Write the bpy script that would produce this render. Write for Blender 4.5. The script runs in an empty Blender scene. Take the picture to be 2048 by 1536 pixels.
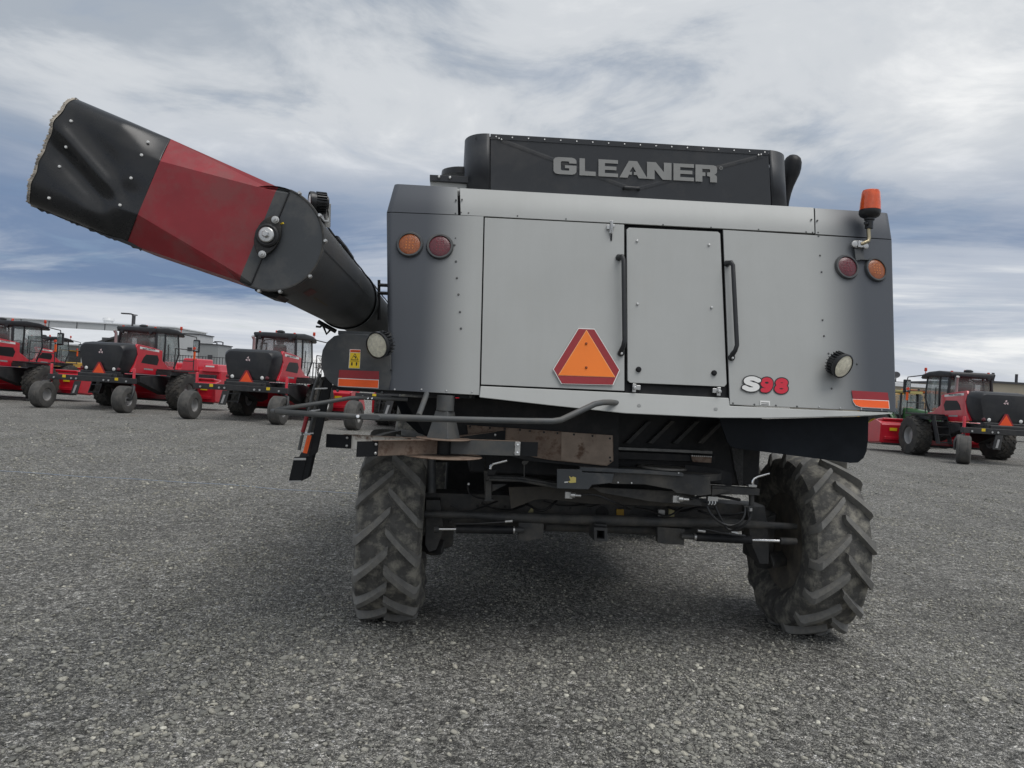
import bpy, bmesh, math, random
import numpy as np
from mathutils import Vector, Matrix
random.seed(7); np.random.seed(7)
R = math.radians
S = bpy.context.scene
COL = S.collection

# ------------------------------------------------------------------ camera
FPX = 1500.0                       # focal length in photograph pixels (2048 wide)
ROLL = R(3.30); PITCH = R(0.23); CAM_H = 1.75
cam_d = bpy.data.cameras.new('camera'); cam = bpy.data.objects.new('camera', cam_d); COL.objects.link(cam)
cam_d.sensor_width = 36.0; cam_d.lens = FPX / 2048 * 36.0
cam_d.clip_start = 0.05; cam_d.clip_end = 3000
cam.matrix_world = Matrix.Translation((0, 0, CAM_H)) @ Matrix.Rotation(R(90) + PITCH, 4, 'X') @ Matrix.Rotation(ROLL, 4, 'Z')
S.camera = cam
# ------------------------------------------------------------------ light
SUN_EL, SUN_AZ = R(66), R(125)      # azimuth clockwise from +Y (view direction): right, a little behind the camera
sun_d = bpy.data.lights.new('sun', 'SUN'); sun_d.energy = 1.5; sun_d.angle = R(40); sun_d.color = (1.0, 0.97, 0.93)
sun = bpy.data.objects.new('sun', sun_d); COL.objects.link(sun)
sdir = Vector((math.sin(SUN_AZ) * math.cos(SUN_EL), math.cos(SUN_AZ) * math.cos(SUN_EL), math.sin(SUN_EL)))
sun.rotation_euler = sdir.to_track_quat('Z', 'Y').to_euler()
W = bpy.data.worlds.new('World'); S.world = W; W.use_nodes = True
def build_world():
    nt = W.node_tree; N = nt.nodes; Lk = nt.links; N.clear()
    out = N.new('ShaderNodeOutputWorld'); bg = N.new('ShaderNodeBackground'); bg.inputs[1].default_value = 0.1
    Lk.new(bg.outputs[0], out.inputs[0])
    sky = N.new('ShaderNodeTexSky'); sky.sky_type = 'NISHITA'; sky.sun_disc = False
    sky.sun_elevation = SUN_EL; sky.sun_rotation = SUN_AZ; sky.air_density = 1.0; sky.dust_density = 1.5
    tc = N.new('ShaderNodeTexCoord'); sep = N.new('ShaderNodeSeparateXYZ'); Lk.new(tc.outputs['Generated'], sep.inputs[0])
    def math_(op, a, b=None, c=None, clamp=False):
        m = N.new('ShaderNodeMath'); m.operation = op; m.use_clamp = clamp
        for i, v in enumerate((a, b, c)):
            if v is None: continue
            if isinstance(v, (int, float)): m.inputs[i].default_value = v
            else: Lk.new(v, m.inputs[i])
        return m.outputs[0]
    z = math_('MAXIMUM', sep.outputs[2], 0.0)
    den = math_('ADD', z, 0.07)
    px = math_('DIVIDE', sep.outputs[0], den); py = math_('DIVIDE', sep.outputs[1], den)
    cmb = N.new('ShaderNodeCombineXYZ'); Lk.new(px, cmb.inputs[0]); Lk.new(py, cmb.inputs[1])
    def noise(scale, detail, rough, dist, loc=(0, 0, 0), sc=(1, 1, 1)):
        mp = N.new('ShaderNodeMapping'); Lk.new(cmb.outputs[0], mp.inputs[0])
        mp.inputs['Location'].default_value = loc; mp.inputs['Scale'].default_value = sc
        t = N.new('ShaderNodeTexNoise'); Lk.new(mp.outputs[0], t.inputs[0])
        t.inputs['Scale'].default_value = scale; t.inputs['Detail'].default_value = detail
        t.inputs['Roughness'].default_value = rough; t.inputs['Distortion'].default_value = dist
        return t.outputs[0]
    def ramp(v, stops):
        r = N.new('ShaderNodeValToRGB'); Lk.new(v, r.inputs[0]); e = r.color_ramp.elements
        r.color_ramp.interpolation = 'EASE'
        while len(e) < len(stops): e.new(0.5)
        for k, (p, c) in enumerate(stops):
            e[k].position = p; e[k].color = (c, c, c, 1) if isinstance(c, (int, float)) else (*c, 1)
        return r.outputs[0]
    def mixc(f, a, b):
        m = N.new('ShaderNodeMix'); m.data_type = 'RGBA'
        if isinstance(f, (int, float)): m.inputs[0].default_value = f
        else: Lk.new(f, m.inputs[0])
        for i, v in ((6, a), (7, b)):
            if isinstance(v, tuple): m.inputs[i].default_value = (*v, 1)
            else: Lk.new(v, m.inputs[i])
        return m.outputs[2]
    CL = 10.0
    def col(r, g, b): return (r * CL, g * CL, b * CL)
    n1 = noise(0.50, 6, 0.52, 0.45, (3.1, 1.7, 0))
    n2 = noise(1.7, 8, 0.62, 0.5, (0.4, 5.2, 0))
    nn = math_('ADD', math_('MULTIPLY', n1, 0.64), math_('MULTIPLY', n2, 0.36))
    f1 = ramp(nn, [(0.42, 0.0), (0.53, 0.45), (0.66, 1.0)])
    high = mixc(f1, col(0.330, 0.368, 0.418), col(0.765, 0.772, 0.775))
    # lower sky: streaky blue-grey undersides and white gaps
    n3 = noise(0.20, 8, 0.62, 0.6, (7.3, 2.2, 0), (0.8, 1.25, 1))
    f3 = ramp(n3, [(0.40, 0.0), (0.52, 0.42), (0.63, 1.0)])
    low = mixc(f3, col(0.120, 0.185, 0.31), col(0.75, 0.76, 0.76))
    fz = ramp(z, [(0.0, 1.0), (0.16, 0.92), (0.33, 0.0)])
    cloud = mixc(fz, high, low)
    # bright veil close to the horizon
    fh = ramp(z, [(0.0, 0.85), (0.045, 0.5), (0.10, 0.0)])
    cloud = mixc(fh, cloud, col(0.79, 0.79, 0.78))
    thin = ramp(n2, [(0.30, 0.20), (0.5, 0.0)])
    fin = mixc(thin, cloud, sky.outputs[0])
    Lk.new(fin, bg.inputs[0])
build_world()
S.view_settings.view_transform = 'Standard'; S.view_settings.look = 'None'
S.view_settings.exposure = 0.28; S.view_settings.gamma = 1.0
S.view_settings.use_curve_mapping = False
S.cycles.max_bounces = 8

# ------------------------------------------------------------------ pixel rays of the photograph -> points in the place
cr, sr = math.cos(ROLL), math.sin(ROLL)
def ray(px, py):
    u = (px - 1024) / FPX; v = -(py - 768) / FPX
    a, b = u * cr - v * sr, u * sr + v * cr; cp, sp_ = math.cos(PITCH), math.sin(PITCH)
    d = Vector((a, cp - b * sp_, sp_ + b * cp)); return d / d.y
CAM = Vector((0, 0, CAM_H))
def ground(px, py):
    d = ray(px, py); return CAM + d * (-CAM_H / d.z)
def depth(px, py, y):
    return CAM + ray(px, py) * y
# combine's own frame
YAW = R(4.5); ORG = Vector((0.78, 4.75, 0)); TILT = math.tan(R(13)); Z0 = 1.75
MI = (Matrix.Translation(ORG) @ Matrix.Rotation(YAW, 4, 'Z')).inverted()
CL_ = MI @ CAM
def lray(px, py): return MI.to_3x3() @ ray(px, py)
def L(px, py, y):
    d = lray(px, py); return CL_ + d * ((y - CL_.y) / d.y)
XA, XB = -0.965, 1.06
def surf(x, z):
    y = (z - Z0) * TILT
    if x < XA: y += 0.035 * ((x - XA) / 0.6) ** 2
    if x > XB: y += 0.045 * ((x - XB) / 0.55) ** 2
    return y
def Rr(px, py, off=0.0):
    """point on the tilted rear surface; off > 0 stands proud towards the viewer"""
    p = L(px, py, 0)
    for _ in range(8): p = L(px, py, surf(p.x, p.z) - off)
    return p

# ------------------------------------------------------------------ mesh builder
class MB:
    def __init__(s): s.v = []; s.f = []
    def add(s, vs, fs):
        o = len(s.v); s.v += [tuple(v) for v in vs]; s.f += [tuple(i + o for i in f) for f in fs]; return s
    def box(s, c, d, rot=None):
        c = Vector(c); h = [x / 2 for x in d]
        vs = []
        for sz in (-1, 1):
            for sx, sy in ((-1, -1), (1, -1), (1, 1), (-1, 1)):
                p = Vector((sx * h[0], sy * h[1], sz * h[2]))
                if rot is not None: p = rot @ p
                vs.append(c + p)
        return s.add(vs, [(3, 2, 1, 0), (4, 5, 6, 7), (0, 1, 5, 4), (1, 2, 6, 5), (2, 3, 7, 6), (3, 0, 4, 7)])
    def prism(s, pts, vec):
        pts = [Vector(p) for p in pts]; n = len(pts); vec = Vector(vec)
        vs = pts + [p + vec for p in pts]
        nor = Vector((0, 0, 0))
        for i in range(n): nor += (pts[i] - pts[0]).cross(pts[(i + 1) % n] - pts[0])
        fl = nor.dot(vec) > 0
        f = [tuple(range(n)), tuple(range(2 * n - 1, n - 1, -1))] + [(i, i + n, (i + 1) % n + n, (i + 1) % n) for i in range(n)]
        if fl: f = [tuple(reversed(q)) for q in f]
        return s.add(vs, f)
    def flat(s, pts): return s.add(pts, [tuple(range(len(pts)))])
    def tube(s, path, r, n=10, caps=True, closed=False):
        P = [Vector(p) for p in path]; m = len(P)
        rr = r if isinstance(r, (list, tuple)) else [r] * m
        T = []
        for i in range(m):
            a = P[i] - P[i - 1] if (i > 0 or closed) else None
            b = P[(i + 1) % m] - P[i] if (i < m - 1 or closed) else None
            t = (a.normalized() if a else Vector()) + (b.normalized() if b else Vector())
            T.append(t.normalized() if t.length > 1e-9 else Vector((0, 0, 1)))
        up = Vector((0, 0, 1)) if abs(T[0].z) < 0.9 else Vector((1, 0, 0))
        nrm = (up - T[0] * up.dot(T[0])).normalized(); vs = []
        for i in range(m):
            if i: nrm = (nrm - T[i] * nrm.dot(T[i])).normalized()
            b = T[i].cross(nrm)
            for k in range(n):
                a = 2 * math.pi * k / n; vs.append(P[i] + (nrm * math.cos(a) + b * math.sin(a)) * rr[i])
        f = []
        for i in range(m if closed else m - 1):
            j = (i + 1) % m
            for k in range(n): f.append((i * n + k, i * n + (k + 1) % n, j * n + (k + 1) % n, j * n + k))
        if caps and not closed: f += [tuple(range(n - 1, -1, -1)), tuple((m - 1) * n + k for k in range(n))]
        return s.add(vs, f)
    def lathe(s, prof, origin, axis, n=32, close=True, a0=0, a1=2 * math.pi, cap=True):
        """prof: list of (radius, distance along axis)"""
        o = Vector(origin); ax = Vector(axis).normalized()
        up = Vector((0, 0, 1)) if abs(ax.z) < 0.9 else Vector((1, 0, 0))
        e1 = (up - ax * up.dot(ax)).normalized(); e2 = ax.cross(e1)
        vs = []; f = []; m = len(prof); full = abs(a1 - a0 - 2 * math.pi) < 1e-6
        cnt = n if full else n + 1
        for k in range(cnt):
            a = a0 + (a1 - a0) * k / n
            for r, h in prof: vs.append(o + ax * h + (e1 * math.cos(a) + e2 * math.sin(a)) * r)
        for k in range(n):
            j = (k + 1) % cnt
            for i in range(m - 1): f.append((k * m + i, j * m + i, j * m + i + 1, k * m + i + 1))
        if full and cap:
            if prof[0][0] > 1e-6: f.append(tuple(k * m for k in range(n - 1, -1, -1)))
            if prof[-1][0] > 1e-6: f.append(tuple(k * m + m - 1 for k in range(n)))
        return s.add(vs, f)
    def grid(s, rows):
        o = len(s.v); nr = len(rows); nc = len(rows[0])
        for r in rows: s.v += [tuple(p) for p in r]
        for i in range(nr - 1):
            for j in range(nc - 1): s.f.append((o + i * nc + j, o + i * nc + j + 1, o + (i + 1) * nc + j + 1, o + (i + 1) * nc + j))
        return s
    def mesh(s, name, mat, smooth=False):
        me = bpy.data.meshes.new(name); me.from_pydata(s.v, [], s.f); me.update()
        bm = bmesh.new(); bm.from_mesh(me); bmesh.ops.remove_doubles(bm, verts=bm.verts, dist=1e-6)
        bmesh.ops.recalc_face_normals(bm, faces=bm.faces); bm.to_mesh(me); bm.free()
        if mat is not None: me.materials.append(mat)
        if smooth: me.polygons.foreach_set('use_smooth', [True] * len(me.polygons))
        return me
    def build(s, name, mat, parent=None, smooth=False, bevel=0, solid=0, seg=2, label=None):
        me = s.mesh(name, mat, smooth or bevel > 0)
        o = bpy.data.objects.new(name, me); COL.objects.link(o)
        if parent: o.parent = parent
        if solid:
            m = o.modifiers.new('solid', 'SOLIDIFY'); m.thickness = solid; m.offset = 0
        if bevel:
            m = o.modifiers.new('bevel', 'BEVEL'); m.width = bevel; m.segments = seg; m.limit_method = 'ANGLE'; m.angle_limit = R(35); m.harden_normals = True
        elif smooth:
            try: me.set_sharp_from_angle(angle=R(40))
            except Exception: pass
        if label: o['label'] = label
        return o
def empty(name, loc=(0, 0, 0), rz=0.0, parent=None):
    o = bpy.data.objects.new(name, None); COL.objects.link(o); o.location = loc; o.rotation_euler = (0, 0, rz); o.empty_display_size = 0.3
    if parent: o.parent = parent
    return o
def tag(o, label, cat=None, group=None, kind=None):
    o['label'] = label
    if cat: o['category'] = cat
    if group: o['group'] = group
    if kind: o['kind'] = kind
    return o
def link_copy(src, parent, loc=None, rot=None, name=None):
    c = src.copy(); COL.objects.link(c); c.parent = parent
    if name: c.name = name
    if loc is not None: c.location = loc
    if rot is not None: c.rotation_euler = rot
    return c
def copy_tree(o, parent=None):
    c = o.copy(); COL.objects.link(c); c.parent = parent
    for ch in KIDS(o): copy_tree(ch, c)
    return c
def KIDS(o): return [x for x in COL.objects if x.parent == o]

# ------------------------------------------------------------------ materials
MATS = {}
def mat(name, c, rough=0.5, metal=0.0, var=0.0, vscale=6.0, bump=0.0, bscale=80.0, dirt=None, dirt_amt=0.0, dscale=3.0, dlow=0.45, dhigh=0.62, coat=0.0, spec=0.5, trans=0.0, alpha=1.0, emit=None):
    if name in MATS: return MATS[name]
    m = bpy.data.materials.new(name); m.use_nodes = True; nt = m.node_tree; N = nt.nodes; Lk = nt.links
    b = N['Principled BSDF']; b.inputs['Base Color'].default_value = (*c, 1); b.inputs['Roughness'].default_value = rough
    b.inputs['Metallic'].default_value = metal; b.inputs['Specular IOR Level'].default_value = spec
    b.inputs['Coat Weight'].default_value = coat; b.inputs['Coat Roughness'].default_value = 0.08
    b.inputs['Transmission Weight'].default_value = trans; b.inputs['Alpha'].default_value = alpha
    if emit: b.inputs['Emission Color'].default_value = (*emit[0], 1); b.inputs['Emission Strength'].default_value = emit[1]
    tc = N.new('ShaderNodeTexCoord'); col = None
    if var:
        t = N.new('ShaderNodeTexNoise'); t.inputs['Scale'].default_value = vscale; t.inputs['Detail'].default_value = 6; t.inputs['Roughness'].default_value = 0.6
        Lk.new(tc.outputs['Object'], t.inputs[0])
        mp = N.new('ShaderNodeMapRange'); mp.inputs[1].default_value = 0.3; mp.inputs[2].default_value = 0.7
        mp.inputs[3].default_value = 1 - var; mp.inputs[4].default_value = 1 + var; Lk.new(t.outputs[0], mp.inputs[0])
        mx = N.new('ShaderNodeMix'); mx.data_type = 'RGBA'; mx.blend_type = 'MULTIPLY'; mx.inputs[0].default_value = 1
        mx.inputs[6].default_value = (*c, 1); Lk.new(mp.outputs[0], mx.inputs[7]); col = mx.outputs[2]
    if dirt:
        t = N.new('ShaderNodeTexNoise'); t.inputs['Scale'].default_value = dscale; t.inputs['Detail'].default_value = 10; t.inputs['Roughness'].default_value = 0.68
        Lk.new(tc.outputs['Object'], t.inputs[0])
        r = N.new('ShaderNodeMapRange'); r.inputs[1].default_value = dlow; r.inputs[2].default_value = dhigh; r.inputs[4].default_value = dirt_amt
        Lk.new(t.outputs[0], r.inputs[0])
        mx = N.new('ShaderNodeMix'); mx.data_type = 'RGBA'; Lk.new(r.outputs[0], mx.inputs[0])
        if col: Lk.new(col, mx.inputs[6])
        else: mx.inputs[6].default_value = (*c, 1)
        mx.inputs[7].default_value = (*dirt, 1); col = mx.outputs[2]
        ad = N.new('ShaderNodeMath'); ad.operation = 'MULTIPLY_ADD'; Lk.new(r.outputs[0], ad.inputs[0]); ad.inputs[1].default_value = 0.3; ad.inputs[2].default_value = rough; ad.use_clamp = True
        Lk.new(ad.outputs[0], b.inputs['Roughness'])
    if col: Lk.new(col, b.inputs['Base Color'])
    if bump:
        t = N.new('ShaderNodeTexNoise'); t.inputs['Scale'].default_value = bscale; t.inputs['Detail'].default_value = 4
        Lk.new(tc.outputs['Object'], t.inputs[0])
        bp = N.new('ShaderNodeBump'); bp.inputs['Strength'].default_value = bump; bp.inputs['Distance'].default_value = 0.01
        Lk.new(t.outputs[0], bp.inputs['Height']); Lk.new(bp.outputs[0], b.inputs['Normal'])
    MATS[name] = m; return m
DUST = (0.22, 0.20, 0.17)
M_SILVER = mat('silver_paint', (0.400, 0.410, 0.400), 0.50, 0.0, 0.04, 1.6, 0.02, 3.0, (0.36, 0.36, 0.335), 0.30, 1.4, 0.5, 0.75)
M_DARK = mat('charcoal_paint', (0.052, 0.058, 0.064), 0.45, 0, 0.10, 4, 0.02, 30, DUST, 0.25, 4)
M_BLACK = mat('black_paint', (0.011, 0.012, 0.014), 0.45, 0, 0.15, 5, 0.02, 40, (0.10, 0.09, 0.08), 0.18, 5, spec=0.25)
M_DUSTY = mat('dusty_black_steel', (0.034, 0.035, 0.036), 0.6, 0, 0.25, 8, 0.1, 60, (0.14, 0.128, 0.108), 0.6, 6, 0.44, 0.70)
M_FRAMEG = mat('grey_frame_paint', (0.085, 0.090, 0.092), 0.5, 0, 0.12, 6, 0.03, 60, (0.15, 0.14, 0.12), 0.45, 7)
M_BOX = mat('hood_box_black', (0.026, 0.029, 0.034), 0.48, 0, 0.1, 3, 0.02, 20, (0.13, 0.12, 0.11), 0.35, 3.5, 0.5, 0.8)
M_STEEL = mat('zinc_steel', (0.55, 0.55, 0.54), 0.35, 0.9, 0.1, 30)
M_CHROME = mat('chrome_rod', (0.8, 0.8, 0.8), 0.12, 1.0)
M_RUST = mat('worn_rusty_steel', (0.235, 0.175, 0.135), 0.7, 0.1, 0.25, 9, 0.15, 90, (0.085, 0.045, 0.030), 0.7, 18, 0.47, 0.62)
M_WHITERUST = mat('bare_steel_rust', (0.78, 0.75, 0.68), 0.5, 0.1, 0.15, 9, 0.1, 90, (0.16, 0.07, 0.03), 0.9, 9, 0.52, 0.62)
M_RUBBER = mat('rubber_flap', (0.014, 0.015, 0.017), 0.75, 0, 0.1, 20, 0.05, 150, spec=0.25)
M_CURTAIN = mat('rubber_curtain', (0.006, 0.008, 0.011), 0.5, 0, 0.15, 2, 0.05, 5, (0.020, 0.024, 0.030), 0.5, 2.5, spec=0.15)
M_TYRE = mat('tyre_rubber', (0.085, 0.083, 0.078), 0.82, 0, 0.25, 14, 0.4, 60, (0.31, 0.295, 0.25), 0.85, 11, 0.46, 0.64)  # carcass tone darkened to put shade into the gaps between lugs
M_LUG = mat('worn_lug_lightened', (0.165, 0.162, 0.152), 0.70, 0, 0.2, 12, 0.25, 90, (0.28, 0.265, 0.23), 0.6, 14, 0.48, 0.66)  # worn rubber, painted lighter than the carcass to deepen the gaps' shade
M_REDP = mat('spout_red_paint', (0.27, 0.020, 0.027), 0.40, 0, 0.15, 5, 0.25, 3.5, (0.20, 0.075, 0.07), 0.5, 7)
M_PLASTIC = mat('black_plastic', (0.016, 0.017, 0.019), 0.33, 0, 0.2, 7, 0.02, 50, (0.09, 0.085, 0.08), 0.30, 6, 0.5, 0.75)
M_AMBER = mat('amber_lens', (0.30, 0.075, 0.012), 0.18, 0, 0.25, 60, 0.3, 160, coat=0.5)
M_REDLENS = mat('red_lens', (0.11, 0.010, 0.018), 0.18, 0, 0.25, 60, 0.3, 160, coat=0.5)
M_BEACON = mat('beacon_orange', (0.75, 0.10, 0.02), 0.15, 0, 0.2, 20, 0.1, 40, coat=0.6)
M_LAMPGLASS = mat('lamp_glass', (0.86, 0.82, 0.66), 0.12, 0.0, 0.2, 45, 0.3, 90, coat=0.8)
M_TAPER = mat('reflective_red', (0.30, 0.018, 0.025), 0.35, 0, 0.06, 40)
M_TAPEO = mat('reflective_orange', (0.95, 0.125, 0.015), 0.5, 0, 0.04, 10)
M_SMVO = mat('fluorescent_orange', (0.92, 0.21, 0.015), 0.5, 0, 0.06, 4)
M_WHITE = mat('white_film', (0.78, 0.78, 0.76), 0.45)
M_YELLOW = mat('yellow_film', (0.80, 0.56, 0.02), 0.4)
M_LETTER = mat('grey_letter_film', (0.30, 0.30, 0.29), 0.5, 0, 0.08, 8)
M_DRED = mat('decal_red', (0.62, 0.018, 0.045), 0.35)
M_INK = mat('black_film', (0.012, 0.012, 0.013), 0.4)
M_HOSE = mat('hose_rubber', (0.014, 0.014, 0.015), 0.3, bump=0.05)
M_FOAM = mat('torn_foam', (0.50, 0.45, 0.38), 0.9, 0, 0.4, 30, 0.3, 100, (0.10, 0.09, 0.08), 0.7, 20)

def add_streaks(m, amt=0.10):
    nt = m.node_tree; N = nt.nodes; Lk = nt.links; b = N['Principled BSDF']; src = b.inputs['Base Color'].links[0].from_socket
    tc = N.new('ShaderNodeTexCoord'); mp = N.new('ShaderNodeMapping'); mp.inputs['Scale'].default_value = (9, 1, 0.9); Lk.new(tc.outputs['Object'], mp.inputs[0])
    t = N.new('ShaderNodeTexNoise'); t.inputs['Scale'].default_value = 1.0; t.inputs['Detail'].default_value = 8; t.inputs['Roughness'].default_value = 0.7; Lk.new(mp.outputs[0], t.inputs[0])
    g = N.new('ShaderNodeMapRange'); g.inputs[1].default_value = 0.46; g.inputs[2].default_value = 0.72; g.inputs[4].default_value = amt; Lk.new(t.outputs[0], g.inputs[0])
    t2 = N.new('ShaderNodeTexNoise'); t2.inputs['Scale'].default_value = 260; t2.inputs['Detail'].default_value = 2; Lk.new(tc.outputs['Object'], t2.inputs[0])
    g2 = N.new('ShaderNodeMapRange'); g2.inputs[1].default_value = 0.70; g2.inputs[2].default_value = 0.76; g2.inputs[4].default_value = 0.35; Lk.new(t2.outputs[0], g2.inputs[0])
    mx_ = N.new('ShaderNodeMath'); mx_.operation = 'MAXIMUM'; Lk.new(g.outputs[0], mx_.inputs[0]); Lk.new(g2.outputs[0], mx_.inputs[1])
    mx = N.new('ShaderNodeMix'); mx.data_type = 'RGBA'; Lk.new(mx_.outputs[0], mx.inputs[0]); Lk.new(src, mx.inputs[6]); mx.inputs[7].default_value = (0.20, 0.19, 0.165, 1); Lk.new(mx.outputs[2], b.inputs['Base Color'])
add_streaks(M_SILVER, 0.06)
# ================================================================== the ground
def ground_material():
    m = bpy.data.materials.new('gravel'); m.use_nodes = True; nt = m.node_tree; N = nt.nodes; Lk = nt.links
    b = N['Principled BSDF']; b.inputs['Roughness'].default_value = 0.85; b.inputs['Specular IOR Level'].default_value = 0.3
    tc = N.new('ShaderNodeTexCoord')
    def vor(scale, feat='F1'):
        v = N.new('ShaderNodeTexVoronoi'); v.inputs['Scale'].default_value = scale; v.feature = feat; Lk.new(tc.outputs['Object'], v.inputs['Vector']); return v
    def noise(scale, d=6, r=0.6):
        v = N.new('ShaderNodeTexNoise'); v.inputs['Scale'].default_value = scale; v.inputs['Detail'].default_value = d; v.inputs['Roughness'].default_value = r
        Lk.new(tc.outputs['Object'], v.inputs[0]); return v
    def ramp(src, stops):
        r = N.new('ShaderNodeValToRGB'); Lk.new(src, r.inputs[0]); e = r.color_ramp.elements
        while len(e) < len(stops): e.new(0.5)
        for k, (p, c) in enumerate(stops):
            e[k].position = p; e[k].color = (c, c, c, 1) if isinstance(c, (int, float)) else (*c, 1)
        return r.outputs[0]
    def mix(f, a, c2, bt='MIX'):
        x = N.new('ShaderNodeMix'); x.data_type = 'RGBA'; x.blend_type = bt
        if isinstance(f, (int, float)): x.inputs[0].default_value = f
        else: Lk.new(f, x.inputs[0])
        for i, v in ((6, a), (7, c2)):
            if isinstance(v, tuple): x.inputs[i].default_value = (*v, 1)
            else: Lk.new(v, x.inputs[i])
        return x.outputs[2]
    v1 = vor(75); v2 = vor(150); v3 = vor(38)
    sp = N.new('ShaderNodeSeparateColor'); Lk.new(v1.outputs['Color'], sp.inputs[0])
    c1 = ramp(sp.outputs[0], [(0.0, (0.098, 0.097, 0.093)), (0.55, (0.232, 0.227, 0.209)), (0.86, (0.405, 0.390, 0.353)), (1.0, (0.608, 0.596, 0.583))])
    sp2 = N.new('ShaderNodeSeparateColor'); Lk.new(v2.outputs['Color'], sp2.inputs[0])
    c2 = ramp(sp2.outputs[1], [(0.0, (0.092, 0.092, 0.085)), (0.7, (0.232, 0.226, 0.206)), (1.0, (0.551, 0.528, 0.482))])
    sp3 = N.new('ShaderNodeSeparateColor'); Lk.new(v3.outputs['Color'], sp3.inputs[0])
    pick = ramp(sp3.outputs[2], [(0.45, 0.0), (0.55, 1.0)])
    c = mix(pick, c2, c1)
    v4 = vor(24); sp4 = N.new('ShaderNodeSeparateColor'); Lk.new(v4.outputs['Color'], sp4.inputs[0])
    c = mix(1.0, c, ramp(sp4.outputs[0], [(0.0, 0.66), (0.6, 1.0), (1.0, 1.45)]), 'MULTIPLY')
    big = ramp(noise(0.55, 5, 0.6).outputs[0], [(0.32, 0.88), (0.5, 1.0), (0.68, 1.10)])
    c = mix(1.0, c, big, 'MULTIPLY')
    mid = ramp(noise(3.2, 6, 0.65).outputs[0], [(0.3, 0.86), (0.7, 1.14)])
    c = mix(1.0, c, mid, 'MULTIPLY')
    far = ramp(noise(34, 3, 0.8).outputs[0], [(0.36, 0.45), (0.5, 0.95), (0.66, 1.75)])
    c = mix(1.0, c, far, 'MULTIPLY')
    mpv = N.new('ShaderNodeMapping'); mpv.inputs['Rotation'].default_value = (0, 0, R(-12)); mpv.inputs['Scale'].default_value = (1.1, 0.10, 1); Lk.new(tc.outputs['Object'], mpv.inputs[0])
    tk = N.new('ShaderNodeTexNoise'); tk.inputs['Scale'].default_value = 1.0; tk.inputs['Detail'].default_value = 4; Lk.new(mpv.outputs[0], tk.inputs[0])
    c = mix(1.0, c, ramp(tk.outputs[0], [(0.36, 0.90), (0.5, 1.0), (0.64, 1.08)]), 'MULTIPLY')
    st = ramp(noise(0.33, 4, 0.6).outputs[0], [(0.66, 0.0), (0.74, 0.55)])
    c = mix(st, c, (0.16, 0.125, 0.085))
    Lk.new(c, b.inputs['Base Color'])
    hh = N.new('ShaderNodeMath'); hh.operation = 'MULTIPLY'; Lk.new(v1.outputs['Distance'], hh.inputs[0]); hh.inputs[1].default_value = -1.0
    h2 = N.new('ShaderNodeMath'); h2.operation = 'MULTIPLY_ADD'; Lk.new(v2.outputs['Distance'], h2.inputs[0]); h2.inputs[1].default_value = -0.5; Lk.new(hh.outputs[0], h2.inputs[2])
    bp = N.new('ShaderNodeBump'); bp.inputs['Strength'].default_value = 1.0; bp.inputs['Distance'].default_value = 0.02
    Lk.new(h2.outputs[0], bp.inputs['Height']); Lk.new(bp.outputs[0], b.inputs['Normal'])
    return m
M_GRAVEL = ground_material()
def hz(x, y):
    return 0.010 * math.sin(x * 1.7 + 0.6 * math.sin(y * 1.3)) * math.sin(y * 1.9 + 1.1) + 0.006 * math.sin(x * 4.1 + y * 3.3)
def make_ground():
    mb = MB(); xs = [-1200, -300, -90, -40, -20] + [-12 + 0.25 * i for i in range(97)] + [20, 40, 90, 300, 1200]
    ys = [-200, -40, -8, 0] + [1 + 0.25 * i for i in range(80)] + [26, 36, 60, 120, 300, 900, 2200]
    def h(x, y):
        if abs(x) > 11.5 or y < 1.2 or y > 20: return 0.0
        w = min(1, (11.5 - abs(x)) / 3, (y - 1.2) / 1.0, (20 - y) / 4); return hz(x, y) * max(w, 0)
    mb.grid([[(x, y, h(x, y)) for x in xs] for y in ys])
    o = mb.build('ground', M_GRAVEL, None, smooth=True)
    tag(o, 'dark grey gravel yard reaching to the far buildings', None, None, 'structure')
make_ground()
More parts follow.
